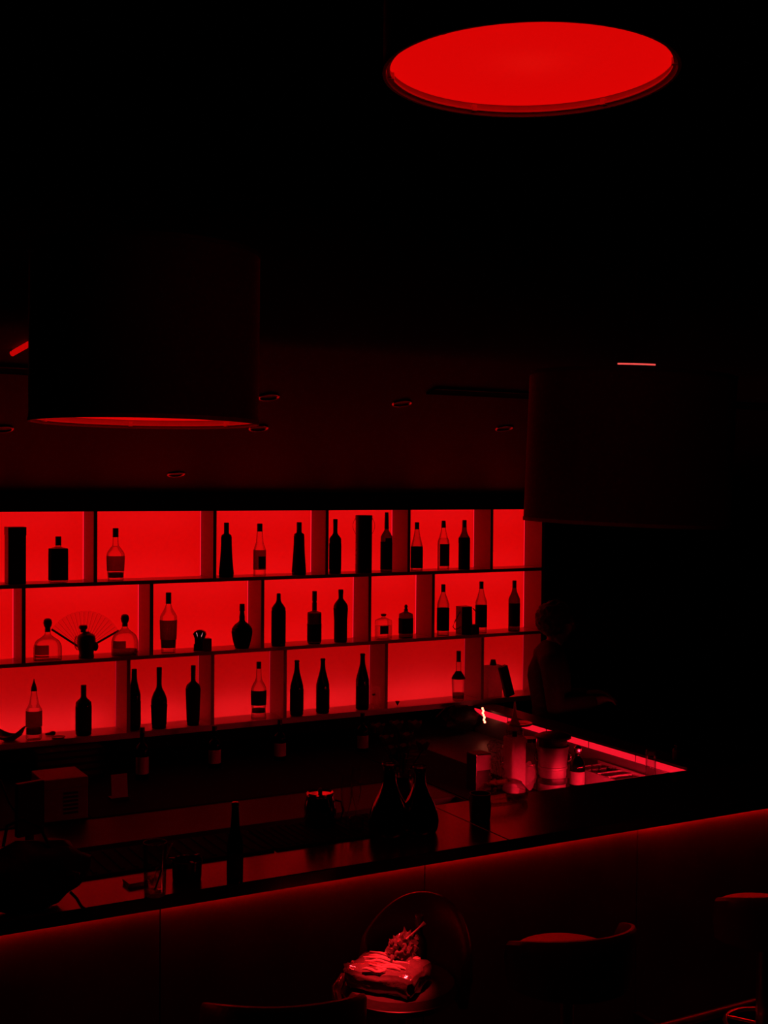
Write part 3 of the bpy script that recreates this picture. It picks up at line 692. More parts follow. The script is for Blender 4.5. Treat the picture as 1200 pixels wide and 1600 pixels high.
# beer bottle
p, s = foot(367, 1377)
t = thing('beer_bottle', 'dark beer bottle with metal cap standing on the bar', 'bottle', p)
obj('body', lathe(B(), smooth_prof([(12*s, 0), (12.8*s, 3*s), (12.8*s, 52*s), (11.5*s, 66*s), (7.4*s, 84*s), (6*s, 104*s), (5.4*s, 119*s)]), 24), DGLASS, t, True)
obj('paper_label', lathe(B(), [(12.95*s, 10*s), (12.95*s, 46*s)], 24, close=False), LABD, t, True)
obj('crown_cap', lathe(B(), [(5.9*s, 118*s), (6.1*s, 121*s), (5*s, 124.5*s), (.3*s, 125*s)], 21, close=False), pm('cap_metal', .8, .2, metal=1), t, True)
# chrome tin with handle
p, s = foot(500, 1294)
t = thing('chrome_tin', 'shiny round chrome tin with side handle on the rear of the bar', 'tin', p)
bp = smooth_prof([(20*s, 0), (23*s, 3*s), (25.5*s, 20*s), (25*s, 34*s), (22*s, 46*s), (21*s, 52*s)], 4)
obj('body', lathe(B(), bp, 36), pm('dark_chrome', .35, .10, metal=1, namt=.05), t, True)
obj('rim', lathe(B(), [(20*s, 52*s), (22*s, 55*s), (20.5*s, 57*s), (18*s, 55*s)], 36), CHROME, t, True)
v = R3*(1.0*s)
obj('handle', tube(B(), [(v.x*23, v.y*23, 44*s), (v.x*33, v.y*33, 42*s), (v.x*36, v.y*36, 28*s), (v.x*32, v.y*32, 14*s), (v.x*25, v.y*25, 12*s)], 1.7*s, 8), CHROME, t, True)
obj('lid_knob', lathe(B(), [(3*s, 55*s), (4*s, 60*s), (2*s, 63*s)], 16), BLACK, t, True)
# champagne flutes and a tumbler with ice
def flute(label, px, py, hpx, rpx):
    p, s = foot(px, py); h = hpx*s; r = rpx*s
    t = thing('flute', label, 'glass', p, 0, 'flutes beside the chrome tin')
    obj('bowl', lathe(B(), smooth_prof([(.10*r, .30*h), (.55*r, .42*h), (r, .62*h), (.98*r, .80*h), (.8*r, h)]), 24, close=False), CLEAR2, t, True)
    obj('stem', lathe(B(), [(.10*r, .03*h), (.08*r, .2*h), (.12*r, .31*h)], 12), CLEAR2, t, True)
    obj('foot', lathe(B(), [(.8*r, 0), (.8*r, .012*h), (.1*r, .035*h)], 24), CLEAR2, t, True)
flute('slender champagne flute nearest the chrome tin', 541, 1300, 90, 9)
flute('slender champagne flute just left of the dark decanters', 556, 1291, 92, 8)
p, s = foot(557, 1303)
t = thing('ice_glass', 'low tumbler of ice at the foot of the flutes', 'glass', p)
obj('glass_wall', lathe(B(), [(10*s, 0), (11.5*s, 26*s), (10.8*s, 26*s), (9*s, 3*s), (.3*s, 3*s)], 24, close=False), CLEAR2, t, True)
for k in range(5): obj('ice_cube', box(B(), -.010, .010, -.010, .010, -.010, .010, Matrix.Translation((math.cos(k*1.9)*5*s, math.sin(k*1.9)*5*s, (7+4*k)*s)) @ Matrix.Rotation(k*1.1, 4, (.5, 1, .3)), bev=.003), CLEAR2, t)
# dark decanters
for px, py, k, lab in ((608, 1304, 1.0, 'dark long-necked decanter right of the flutes, left one of two'), (655, 1300, .92, 'dark long-necked decanter on the bar, right one of two')):
    p, s = foot(px, py); s *= k
    t = thing('decanter', lab, 'decanter', p, 0, 'two dark decanters on the bar')
    obj('body', lathe(B(), smooth_prof([(24*s, 0), (30*s, 4*s), (33*s, 22*s), (27*s, 46*s), (17*s, 66*s), (11.5*s, 82*s), (10*s, 100*s), (12*s, 110*s)]), 32, close=False), DGLASS, t, True)
    obj('base_disc', lathe(B(), [(24*s, 0), (24*s, 2*s)], 32), BLACK, t, True)
    obj('lip', lathe(B(), [(11.6*s, 109*s), (12.6*s, 111*s), (11.4*s, 113*s)], 32, close=False), pm('lip_gloss', .12, .1, spec=.8), t, True)
# vase of dark roses between / behind the decanters
p, s = foot(626, 1283)
t = thing('rose_vase', 'black vase of dark roses standing behind the two decanters', 'vase', p)
obj('vase', lathe(B(), smooth_prof([(13*s, 0), (17*s, 10*s), (19*s, 40*s), (13*s, 64*s), (15*s, 72*s)]), 24), BLACK, t, True)
LEAF, PETAL = pm('dark_leaf', .02, .6), pm('dark_rose_petal', .12, .6)
random.seed(5)
for (qx, qz) in ((-36, 146), (-22, 128), (-6, 150), (12, 132), (-14, 112), (24, 150), (30, 122), (4, 116)):
    c = Vector((R3.x*qx*s, R3.y*qx*s, qz*s))+Vector((0, random.uniform(-.02, .02), 0))
    obj('stem', tube(B(), [(0, 0, 60*s), (c.x*.6, c.y*.6, c.z*.75), (c.x, c.y, c.z-8*s)], .003, 6), LEAF, t, True)
    rs = obj('rose', blob(B(), (c.x, c.y, c.z), 7*s, 2, amp=.25, fr=5), PETAL, t, True)
    for k in range(7):
        a = k*2.4; bm = B(); rr = 11*s
        g = [bm.verts.new(Vector((c.x, c.y, c.z))+Vector((math.cos(a+da)*rr*f, math.sin(a+da)*rr*f, dz*s))) for da, f, dz in ((-.55, .6, -8), (-.7, 1, 2), (0, 1.12, 7), (.7, 1, 2), (.55, .6, -8))]
        bm.faces.new(g); bmesh.ops.solidify(bm, geom=bm.faces[:], thickness=.0025)
        obj('petal', bm, PETAL, rs)
for k in range(14):
    a = random.uniform(0, 6.28); qz = random.uniform(78, 120)*s; ln = random.uniform(22, 40)*s
    d = Vector((math.cos(a), math.sin(a), random.uniform(-.1, .5))); e_ = d.cross(Vector((0, 0, 1))).normalized()
    bm = B(); b0 = Vector((0, 0, qz))
    g = [bm.verts.new(b0+d*ln*u+e_*ln*v) for u, v in ((.15, 0), (.5, .22), (.85, .16), (1.1, 0), (.85, -.16), (.5, -.22))]
    bm.faces.new(g); bmesh.ops.solidify(bm, geom=bm.faces[:], thickness=.002)
    obj('leaf', bm, LEAF, t)
# candle cup
p, s = foot(750, 1281)
t = thing('candle_cup', 'small black round cup standing alone on the bar below the glass tray', 'cup', p)
obj('cup', lathe(B(), smooth_prof([(14*s, 0), (16*s, 3*s), (17*s, 22*s), (16*s, 36*s), (16.6*s, 42*s), (15.4*s, 42*s), (14.5*s, 34*s), (.5*s, 30*s)], 3), 28, close=False), BLACK, t, True)
obj('candle', lathe(B(), [(14*s, 29*s), (13*s, 34*s), (.3*s, 33*s)], 24), DARK, t, True)
v = R3*(-15*s)
obj('ring_handle', tube(B(), [(v.x*(1+.14*math.sin(a)), v.y*(1+.14*math.sin(a)), 32*s+6*s*math.cos(a)) for a in [k*2*PI/14 for k in range(14)]], 1.2*s, 6, closed=True), pm('dull_brass', .25, .4, metal=1), t, True)
# glass tray with domed lid at the bar's rear edge
p, s = foot(744, 1243); p.y = Y1-.06; p.x += .06
q = Vector((p.x, p.y, ZT))
t = thing('glass_tray', 'low glass tray with clear lid on the rear edge of the bar', 'tray', q)
obj('tray', lathe(B(), [(34*s, 0), (38*s, 2*s), (40*s, 12*s), (38.5*s, 12*s), (36*s, 3*s), (.5*s, 3*s)], 36, e=4, sy=.6, close=False, rotz=0), CLEAR2, t, True)
obj('lid', lathe(B(), smooth_prof([(39*s, 12*s), (37*s, 18*s), (30*s, 26*s), (28*s, 28*s), (.5*s, 28.5*s)], 3), 36, e=4, sy=.6, close=False), CLEAR2, t, True)
obj('lid_handle', tube(B(), [(-12*s, 0, 28*s), (-8*s, 0, 33*s), (8*s, 0, 33*s), (12*s, 0, 28*s)], 1.6*s, 8), CLEAR2, t, True)

# left cluster on the bar: slumped bag and the back of a till screen
p, s = foot(45, 1418)
t = thing('handbag', 'slumped black leather handbag at the left end of the bar', 'bag', p)
LEATH = pm('black_leather', .005, .5, spec=.2, nscale=60, bump=.3)
bm = B(); blob(bm, (0, 0, 52*s), 62*s, 3, amp=.22, fr=4, sc=(1.55, .62, .86))
for v in bm.verts:
    if v.co.z < 0.0: v.co.z = 0.0
obj('bag_body', bm, LEATH, t, True)
obj('flap', tube(B(), [(R3.x*x*s, R3.y*x*s-.0, z*s) for x, z in ((42, 58), (56, 62), (66, 56), (72, 44))], [4*s, 5*s, 4.5*s, 3*s], 10), LEATH, t, True)
obj('clasp', tube(B(), [(R3.x*x*s-.0, R3.y*x*s-.10, z*s) for x, z in ((46, 66), (56, 69), (66, 67))], 2.2*s, 8), pm('clasp_metal', .7, .25, metal=1), t, True)
obj('strap', tube(B(), [(R3.x*x*s, R3.y*x*s-.035, z*s) for x, z in ((60, 30), (70, 20), (77, 8), (84, 2.6))], 2.5*s, 8), LEATH, t, True)
obj('strap', tube(B(), [(R3.x*x*s, R3.y*x*s, z*s) for x, z in ((-40, 96), (-34, 128), (-10, 140), (18, 126), (34, 92))], 2.6*s, 8), LEATH, t, True)
p, s = foot(48, 1362)
t = thing('till_screen', 'dark back of a till screen on a post behind the handbag', 'screen', p)
Mz = Matrix.Rotation(.25, 4, 'Z')
obj('foot_plate', box(B(), -.09, .09, -.07, .07, 0, .012, Mz, bev=.003), DARK, t)
obj('post', tube(B(), [(0, 0, .01), (0, .02, 60*s)], .016, 12), DARK, t, True)
obj('screen_back', box(B(), -.052, .052, -.012, .014, 56*s, 140*s, Matrix.Translation((0, .015, 0)) @ Mz, bev=.004), DARK, t)
obj('cable', tube(B(), [(-.04, .01, 88*s), (-.07, .02, 110*s), (-.10, .03, 146*s)], .004, 8), BLACK, t, True)

# ------------------------------------------------------------------ back counter things
def bfoot(cx, py): 
    p = onz(cx, py, ZB+.006); return p, proj(p)[2]/FPX
p, s = bfoot(103, 1284)
t = thing('label_printer', 'pale boxy machine with a column of vent slots on the back counter', 'machine', p)
wx = ony(137, 1284, p.y).x-ony(68, 1284, p.y).x
PRN = pm('grey_plastic', .2, .5)
obj('housing', box(B(), -wx/2, wx/2, 0, .22, .006, 66*s, bev=.004), PRN, t)
obj('top_lid', box(B(), -wx/2-.002, wx/2+.002, -.003, .222, 52*s, 68*s, bev=.004), PRN, t)
for k in range(6): obj('vent_slot', box(B(), -.012, .055, -.003, .01, (12+6.2*k)*s, (15.4+6.2*k)*s), BLACK, t)
for q in (-1, 1): obj('rubber_foot', box(B(), q*wx*.4-.01, q*wx*.4+.01, .02, .2, 0, .008), BLACK, t)
p, s = bfoot(116, 1262)
p.y = 6.35; p = Vector((ony(112, 1215, 6.35).x, 6.35, ZB+.006)); s = proj(p)[2]/FPX
t = thing('bottle_crate', 'dark bottle crate standing behind the pale vented machine', 'crate', p)
obj('crate_body', box(B(), -.17, .17, -.0, .12, 0, .15), pm('black_rubber', .01, .9, spec=.1), t)
for k in range(4): obj('crate_slat', box(B(), -.172, .172, -.006, 0, .015+.035*k, .035+.035*k), DARK, t)
for px, py, hpx, wpx, lab, mat, cat, nm in ((187.5, 1250, 40, 25, 'small plain pale card propped on the back counter right of the machine', pm('card', .35, .7), 'card', 'menu_card'),):
    p, s = bfoot(px, py)
    t = thing(nm, lab, cat, p)
    wx = ony(px+wpx/2, py, p.y).x-ony(px-wpx/2, py, p.y).x
    obj('card_sheet', box(B(), -wx/2, wx/2, 0, .003, .0, hpx*s, Matrix.Rotation(-.12, 4, 'X')), mat, t)
    obj('card_stand', box(B(), -wx/2-.004, wx/2+.004, -.004, .05, 0, .012), BLACK, t)
# row of dark bottles standing under the shelf on the back counter
for k, (px, hpx, lab) in enumerate(((222, 74, 'pale-labelled dark bottle on the back counter right of the propped card'), (335, 70, 'dark bottle on back counter under the tulip-shaped bottle'),
                               (437, 78, 'dark bottle on the back counter under the leftmost sloping-shouldered bottle'), (566, 80, 'dark bottle on the back counter left of the roses'))):
    Y_ = 6.28 if k else 6.2
    x_ = ony(px, 1200, Y_).x; p = Vector((x_, Y_, ZB+(.006 if x_ < 3.25 else 0))); d = proj(p)[2]/FPX
    t = thing('bottle', lab, 'bottle', p, 0, 'bottles under the lit shelves')
    H_ = min(hpx*d, .20 if k else .26)
    obj('body', lathe(B(), smooth_prof([(.032, 0), (.034, .006), (.034, H_*.58), (.026, H_*.70), (.013, H_*.78), (.012, H_)]), 22), DGLASS, t, True)
    obj('paper_label', lathe(B(), [(.0345, H_*.12), (.0345, H_*.48)], 14, a0=180, a1=360, close=False), pm('pale_label', .30, .6), t, True)
    obj('cap', lathe(B(), [(.0135, H_-.004), (.0135, H_+.022)], 16), BLACK, t, True)
# round black bag with cord under the shelf near the corner
p = Vector((ony(722, 1140, 6.42).x, 6.42, ZS)); s = proj(p)[2]/FPX
t = thing('black_sack', 'round black sack slumped on the back counter by the bright tape end', 'bag', p)
bm = B(); blob(bm, (0, 0, 24*s), 25*s, 3, amp=.3, fr=5, sc=(1.35, .55, .85))
for v in bm.verts: v.co.z = max(v.co.z, 0)
obj('sack_body', bm, LEATH, t, True)
obj('draw_cord', tube(B(), [(-.04, .02, 46*s), (-.10, .03, 44*s), (-.17, .03, 30*s)], .005, 8), DARK, t, True)

# ------------------------------------------------------------------ work station things
def sfoot(cx, py): 
    p = onz(cx, py, ZS); return p, proj(p)[2]/FPX
p, s = sfoot(803, 1238)
t = thing('straw_canister', 'tall translucent canister lit red at the work station', 'canister', p)
obj('body', lathe(B(), [(14*s, 0), (14.5*s, 2*s), (14.5*s, 86*s), (13*s, 88*s)], 32, e=5), FROST, t, True)
obj('collar', lathe(B(), [(13.2*s, 86*s), (13.2*s, 98*s), (11*s, 99*s)], 28), SMOKE, t, True)
obj('inner_tube', lathe(B(), [(4*s, 86*s), (4*s, 96*s)], 16), BLACK, t, True)
obj('lid_plate', lathe(B(), [(.5*s, 103*s), (18*s, 105*s), (21*s, 107*s), (20*s, 108.5*s), (.5*s, 107*s)], 36, close=False, c=(.03, 0, 0)), pm('lid_gloss', .5, .12, metal=.5), t, True)
obj('spout', lathe(B(), smooth_prof([(11*s, 98*s), (10*s, 106*s), (6*s, 112*s), (3*s, 126*s), (1.4*s, 142*s)]), 20), FROST, t, True)
p, s = sfoot(826, 1236)
t = thing('glass_jar', 'wide clear jar of crumpled wrap between canister and ice bucket', 'jar', p)
obj('jar_wall', lathe(B(), [(13*s, 0), (14*s, 2*s), (14*s, 64*s), (11*s, 70*s), (11*s, 78*s)], 28, close=False), CLEAR2, t, True)
obj('contents', blob(B(), (0, 0, 24*s), 13*s, 3, amp=.35, fr=9, sc=(.9, .9, 1.6)), FROST, t, True)
obj('jar_lid', lathe(B(), [(12*s, 78*s), (12*s, 84*s)], 28), CHROME, t, True)
p, s = sfoot(863, 1240)
t = thing('ice_bucket', 'dark tiered ice bucket with flat lid at the work station', 'bucket', p)
obj('bucket', lathe(B(), [(19*s, 0), (20*s, 2*s), (21.5*s, 40*s), (23*s, 41*s), (23*s, 44*s), (22*s, 45*s), (24*s, 70*s), (25*s, 72*s), (25*s, 76*s)], 36), pm('bucket_metal', .30, .38, metal=.5), t, True)
obj('band', lathe(B(), [(22.4*s, 18*s), (22.8*s, 20*s), (23*s, 26*s), (22.4*s, 28*s)], 36, close=False), BLACK, t, True)
obj('lid', lathe(B(), [(22*s, 76*s), (22*s, 86*s), (28*s, 88*s), (28*s, 91*s), (18*s, 95*s), (4*s, 97*s)], 36), BLACK, t, True)
for q in (-1, 1):
    v = R3*(q*23.5*s)
    obj('side_handle', tube(B(), [(v.x+_f.x*s*6*math.cos(a)*0+R3.x*q*5*s*math.sin(a), v.y+R3.y*q*5*s*math.sin(a), 58*s+7*s*math.cos(a)) for a in [k*PI/8 for k in range(9)]], 1.3*s, 8), CHROME, t, True)
p, s = sfoot(902, 1232)
t = thing('syrup_bottle', 'dark round-shouldered bottle with shiny cap right of the ice bucket', 'bottle', p)
obj('body', lathe(B(), smooth_prof([(11*s, 0), (12*s, 2*s), (12*s, 34*s), (9*s, 44*s), (4.5*s, 50*s), (4.2*s, 56*s)]), 24), BROWN, t, True)
obj('shiny_cap', lathe(B(), smooth_prof([(4.4*s, 55*s), (6*s, 58*s), (6*s, 64*s), (3*s, 67*s)]), 18), CHROME, t, True)
obj('paper_label', lathe(B(), [(12.2*s, 8*s), (12.2*s, 28*s)], 18, a0=140, a1=300, close=False), pm('pale_label', .30, .6), t, True)
# glassware along the return
rowg = [(930, 1222, 26, 7), (943, 1220, 22, 7), (956, 1218, 20, 7), (969, 1217, 18, 7), (982, 1216, 16, 6)]
for k, (px, py, hpx, rpx) in enumerate(rowg):
    p, s = sfoot(px, py)
    p.x = min(p.x, XRT-.05)
    t = thing('shot_glass', '%s small glass in the row along the glowing side arm' % ('leftmost', 'second', 'middle', 'fourth', 'rightmost')[k], 'glass', p, 0, 'small glasses along the side arm')
    obj('glass_wall', lathe(B(), [(rpx*.8*s, 0), (rpx*s, hpx*s), (rpx*.9*s, hpx*s), (rpx*.7*s, 3*s), (.3*s, 3*s)], 18, close=False), CLEAR, t, True)
    obj('frosted_base', lathe(B(), [(rpx*.72*s, .5*s), (rpx*.85*s, hpx*.55*s), (.3*s, hpx*.55*s)], 18), FROST, t, True)
p = Vector((XRT-.13, 5.10, ZS)); s = proj(p)[2]/FPX
t = thing('glass_rack', 'pale plastic rack lying along the foot of the glowing side arm', 'rack', p)
obj('rack_floor', box(B(), -.10, .10, -.30, .13, .004, .012), WHITE, t)
for q in (-1, 1): obj('rack_side', box(B(), q*.10-.004, q*.10+.004, -.30, .13, .0, .07), WHITE, t)
for k in range(6): obj('rack_rib', box(B(), -.10, .10, -.30+.08*k-.003, -.30+.08*k+.003, .012, .06), WHITE, t)
p, s = sfoot(1017, 1214); p = Vector((XRT-.045, 4.80, ZS)); s = proj(p)[2]/FPX
px_ = proj(p)[0]
t = thing('lidded_jar', 'small jar with dark lid below the right end of the glowing edge', 'jar', p)
hj = .20
obj('jar_wall', lathe(B(), [(.024, 0), (.026, .004), (.026, hj-.02), (.022, hj-.01)], 22), SMOKE, t, True)
obj('lid', lathe(B(), [(.026, hj-.012), (.026, hj+.008), (.020, hj+.014)], 22), BLACK, t, True)
# napkin box and crumpled wrap left of canister
p, s = sfoot(752, 1236)
t = thing('napkin_box', 'dark napkin dispenser with pale front card left of the tall canister', 'dispenser', p)
obj('housing', box(B(), -.045, .045, -.02, .07, 0, .19, bev=.004), BLACK, t)
obj('pale_card', box(B(), -.041, .041, -.024, -.019, .11, .185), pm('card', .35, .7), t)
obj('chrome_edge', box(B(), -.047, -.042, -.024, -.018, 0, .19), CHROME, t)
p, s = sfoot(777, 1237)
t = thing('plastic_wrap', 'crumpled clear wrap heaped between napkin dispenser and canister', 'wrap', p)
obj('crumple', blob(B(), (0, 0, 30*s), 17*s, 4, amp=.5, fr=9, sc=(.75, .7, 1.7)), CLEAR2, t)
obj('loose_end', blob(B(), (.0, .02, 70*s), 12*s, 3, amp=.6, fr=9, sc=(1.1, .7, .8)), CLEAR2, t)
# end of the pipe seen above the bar at far right
p = Vector((4.34, 4.75, ZT+.010)); 
t = thing('soap_pump', 'tiny glinting pump bottle on the side arm right of the glowing edge', 'bottle', p)
obj('body', lathe(B(), smooth_prof([(.018, 0), (.02, .01), (.02, .05), (.008, .06)]), 16), BLACK, t, True)
obj('nozzle', tube(B(), [(0, 0, .058), (0, 0, .075), (-.02, -.01, .075)], .004, 8), CHROME, t, True)

# ------------------------------------------------------------------ bar stools
VINYL = pm('dark_vinyl', .05, .38, spec=.4, nscale=70, bump=.12)
def stool(label, x, y, back_deg, zback, seat_mat=None, arc=100, sag=.55):
    t = thing('bar_stool', label, 'stool', (x, y, 0), 0, 'bar stools along the counter')
    zs = .74
    obj('seat', lathe(B(), [(.06, zs-.07), (.185, zs-.06), (.20, zs-.03), (.19, zs-.005), (.15, zs), (.3*.01, zs+.002)], 36), seat_mat or VINYL, t, True)
    obj('piping', lathe(B(), [(.196, zs-.036), (.203, zs-.032), (.196, zs-.028)], 36, close=False), BLACK, t, True)
    bm = B(); n = 40; prev = None
    for k in range(n+1):
        u = -1+2*k/n; a = math.radians(back_deg+arc*u)
        top = zback-(zback-zs-.01)*sag*(abs(u)**2.2)-(.05 if abs(u) > .97 else 0)
        ring = []
        for rr, zz in ((.205, zs-.10), (.235, zs-.10), (.250, (zs+top)/2), (.252, top-.012), (.244, top), (.232, top), (.224, top-.012), (.212, (zs+top)/2)):
            ring.append(bm.verts.new((rr*math.cos(a), rr*math.sin(a), zz)))
        if prev:
            for i in range(8): bm.faces.new((prev[i], prev[(i+1) % 8], ring[(i+1) % 8], ring[i]))
        else: bm.faces.new(ring)
        prev = ring
    bm.faces.new(prev)
    obj('backrest', bm, VINYL, t, True)
    obj('post', lathe(B(), [(.03, .03), (.03, zs-.07)], 16), STEEL, t, True)
    obj('foot_ring', tube(B(), [(.15*math.cos(a), .15*math.sin(a), .26) for a in [k*2*PI/24 for k in range(24)]], .010, 8, closed=True), STEEL, t, True)
    for k in range(3):
        a = k*2*PI/3; obj('ring_spoke', tube(B(), [(0, 0, .26), (.15*math.cos(a), .15*math.sin(a), .26)], .007, 8), STEEL, t, True)
    obj('base_plate', lathe(B(), [(.20, 0), (.20, .008), (.05, .03), (.03, .05)], 32), STEEL, t, True)
    return t
S1 = (2.13, 3.69)
stool('dark bar stool turned from the bar, holding the shiny plastic bundle', *S1, 32, .97, arc=64, sag=.8)
stool('dark bar stool facing the bar, second from right, no bundle on it', 2.80, 3.63, -95, .865, pm('seat_vinyl', .5, .5, nscale=60), arc=95)
stool('dark bar stool facing the bar, cut by the right edge', 3.80, 3.63, -95, .865, pm('seat_vinyl', .5, .5, nscale=60), arc=95)
stool('nearest dark bar stool, cut by the bottom edge left of the bundle', 1.56, 3.40, -110, .965, pm('seat_vinyl', .5, .5, nscale=60), arc=85, sag=.3)

# unseen pin spot, added on the high ceiling to brighten the bundle
sp_at = Vector((1.95, 3.40, 4.80))
t = thing('added_spot', 'unseen pin spot added on the high ceiling to brighten the bundle', 'added spotlight', sp_at)
aim = (Vector((S1[0]-.08, S1[1]-.06, .80))-sp_at).normalized()
hs = obj('spot_head', lathe(B(), [(.035, -.06), (.05, -.05), (.05, .05), (.042, .055), (.042, .0), (.001, -.01)], 24, close=False), BLACK, t, True); hs.rotation_euler = aim.to_track_quat('Z', 'Y').to_euler()
obj('stem', lathe(B(), [(.012, .04), (.012, .098)], 12), BLACK, t)
ld = bpy.data.lights.new('added_spot_light', 'SPOT'); ld.energy = L_SPOT; ld.color = (1, .012, .016); ld.spot_size = math.radians(4.8); ld.spot_blend = .9; ld.shadow_soft_size = .02
lo_ = bpy.data.objects.new('added_spot_light', ld); COL.objects.link(lo_); lo_.parent = t; lo_.location = aim*.075; lo_.rotation_euler = (-aim).to_track_quat('Z', 'Y').to_euler()

# shiny bundle on the turned stool
ZSEAT = .742
pb = onz(592, 1532, ZSEAT)
t = thing('plastic_bundle', 'shiny clear-wrapped bundle with ridged top lying on the turned bar stool', 'package', (S1[0]-.06, S1[1]-.04, ZSEAT))
FILM = pm('shiny_film', .13, .12, spec=1.0, nscale=26, namt=.4, bump=.5, coat=1.0)
dr = Vector((R3.x, R3.y, 0)).normalized(); dl = Vector((-dr.y, dr.x, 0))
rot = Matrix.Rotation(math.atan2(dr.y, dr.x)-.42, 4, 'Z')
random.seed(11)
bm = B(); box(bm, -.13, .12, -.09, .10, 0, .075, bev=.02)
bmesh.ops.subdivide_edges(bm, edges=bm.edges[:], cuts=5, use_grid_fill=True)
for v in bm.verts:
    if v.co.z > .002: v.co += Vector((noise.noise(v.co*30), noise.noise(v.co*30+Vector((5, 0, 0))), noise.noise(v.co*24+Vector((0, 7, 0)))))*.010
bmesh.ops.transform(bm, matrix=rot, verts=bm.verts)
obj('wrapped_block', bm, FILM, t, True)
for k in range(9):
    y_ = -.080+.020*k+random.uniform(-.005, .005); x0 = -.12+random.uniform(0, .10); x1 = .10-random.uniform(0, .09)
    pts = [rot @ Vector((x0+(x1-x0)*q/5, y_+.12*(q/5-.5)*random.uniform(.0, .12)+random.uniform(-.002, .002), .077+.004*math.sin(q*1.5+k))) for q in range(6)]
    obj('film_ridge', tube(B(), pts, [.002, .0045, .006, .0045, .006, .002], 8), pm('glint_film', .55, .15, spec=1.0, nscale=40, namt=.5, coat=1.0), t, True)  # same film made paler, so the ridges carry painted glints
obj('loose_corner', blob(B(), tuple(rot @ Vector((-.125, -.03, .035))), .035, 3, amp=.4, fr=6, sc=(.8, 1, 1)), FILM, t, True)
bm = B(); blob(bm, tuple(rot @ Vector((.02, .075, .10))), .052, 4, amp=.6, fr=8, sc=(1.1, .7, 1.1)); obj('gathered_top', bm, FILM, t, True)
a, b = rot @ Vector((.03, .07, .14)), rot @ Vector((.085, .10, .195))
obj('stick', tube(B(), [a, a+(b-a)*.7, b], [.003, .003, .0065], 8), WHITE, t, True)
obj('hanging_loop', tube(B(), [rot @ Vector(q) for q in ((-.11, -.06, .035), (-.14, -.07, .03), (-.155, -.09, .0), (-.145, -.11, -.03), (-.125, -.125, -.04))], [.012, .016, .019, .017, .010], 10), FILM, t, True)
q = rot @ Vector((.10, .13, 0))
pbt = Vector((S1[0]-.06+q.x, S1[1]-.04+q.y, ZSEAT))
pbt = Vector((S1[0]+.075, S1[1]-.005, ZSEAT))
t = thing('small_bottle', 'small black capped bottle standing behind the shiny bundle on the stool', 'bottle', pbt)
obj('body', lathe(B(), smooth_prof([(.027, 0), (.029, .006), (.029, .10), (.024, .125), (.013, .145), (.0125, .175)]), 24), BLACK, t, True)
obj('cap', lathe(B(), [(.0145, .172), (.015, .176), (.015, .205), (.013, .208)], 20), pm('cap_gloss', .08, .15, spec=.8), t, True)

# ------------------------------------------------------------------ person behind the side arm
PX, PY = 4.615, 6.13
fw = Vector((R3.x, R3.y, 0)).normalized(); lf = Vector((-fw.y, fw.x, 0)); base = Vector((PX, PY, 0))
W = lambda f, l, z: base+fw*f+lf*l+Vector((0, 0, z))
V_, E_, RD = [], [], []
def jv(p, r, par=None):
    V_.append(p); RD.append(r)
    if par is not None: E_.append((par, len(V_)-1))
    return len(V_)-1
pel = jv(W(0, 0, .93), .125)
sp = jv(W(-.015, 0, 1.10), .115, pel); ch = jv(W(-.035, 0, 1.27), .125, sp); nb = jv(W(-.03, 0, 1.41), .075, ch)
nk = jv(W(-.005, 0, 1.475), .052, nb); hd0 = jv(W(.012, 0, 1.54), .055, nk)
BODYN = {}
for sd in (-1, 1):
    sh = jv(W(-.045, .165*sd, 1.375), .058, nb); el = jv(W(-.02, .205*sd, 1.115), .042, sh)
    wr = jv(W(.20, .135*sd, 1.135), .029, el); pm_ = jv(W(.265, .115*sd, 1.145), .026, wr)
    for i, (dl_, dz, ln) in enumerate(((-.030, .012, .070), (-.011, .018, .082), (.009, .016, .078), (.028, .008, .062))):
        k0 = jv(W(.300, (.115+dl_*1)*sd if True else 0, 1.147+dz*.6), .0105, pm_)
        k1 = jv(W(.300+ln*.5, (.113+dl_*1.1)*sd, 1.140+dz*.5), .0095, k0)
        jv(W(.300+ln*.75, (.110+dl_*1.1)*sd, 1.118+dz*.5), .0085, k1)
    t0 = jv(W(.262, (.115-.035)*sd, 1.150), .0115, wr); jv(W(.300, (.115-.060)*sd, 1.152), .0095, t0)
    hp = jv(W(.0, .095*sd, .86), .095, pel); kn = jv(W(.02, .10*sd, .49), .062, hp); an = jv(W(-.01, .105*sd, .09), .042, kn); jv(W(.13, .12*sd, .045), .034, an)
# limbs and trunk as overlapping closed tapers, fused into one skin by the voxel remesh below
def limbs(bm, sel, grow):
  for a_, b_ in E_:
    if a_ not in sel or b_ not in sel: continue
    n_ = max(2, int((V_[a_]-V_[b_]).length/(.45*min(RD[a_], RD[b_]))))
    for k in range(n_+1):
        u = k/n_; c = V_[a_].lerp(V_[b_], u); r_ = RD[a_]+(RD[b_]-RD[a_])*u
        blob(bm, tuple(c), r_+grow, 2)
def fuse(bm, voxel):
    me2 = bpy.data.meshes.new('fuse'); bmesh.ops.recalc_face_normals(bm, faces=bm.faces[:]); bm.to_mesh(me2); bm.free()
    o = bpy.data.objects.new('fuse', me2); COL.objects.link(o)
    rm = o.modifiers.new('r', 'REMESH'); rm.mode = 'VOXEL'; rm.voxel_size = voxel
    sm_ = o.modifiers.new('sm', 'SMOOTH'); sm_.factor = .5; sm_.iterations = 4
    bpy.context.view_layer.update()
    out = bpy.data.meshes.new_from_object(o.evaluated_get(bpy.context.evaluated_depsgraph_get())); bpy.data.objects.remove(o)
    return out
bm = B(); limbs(bm, range(len(V_)), 0)
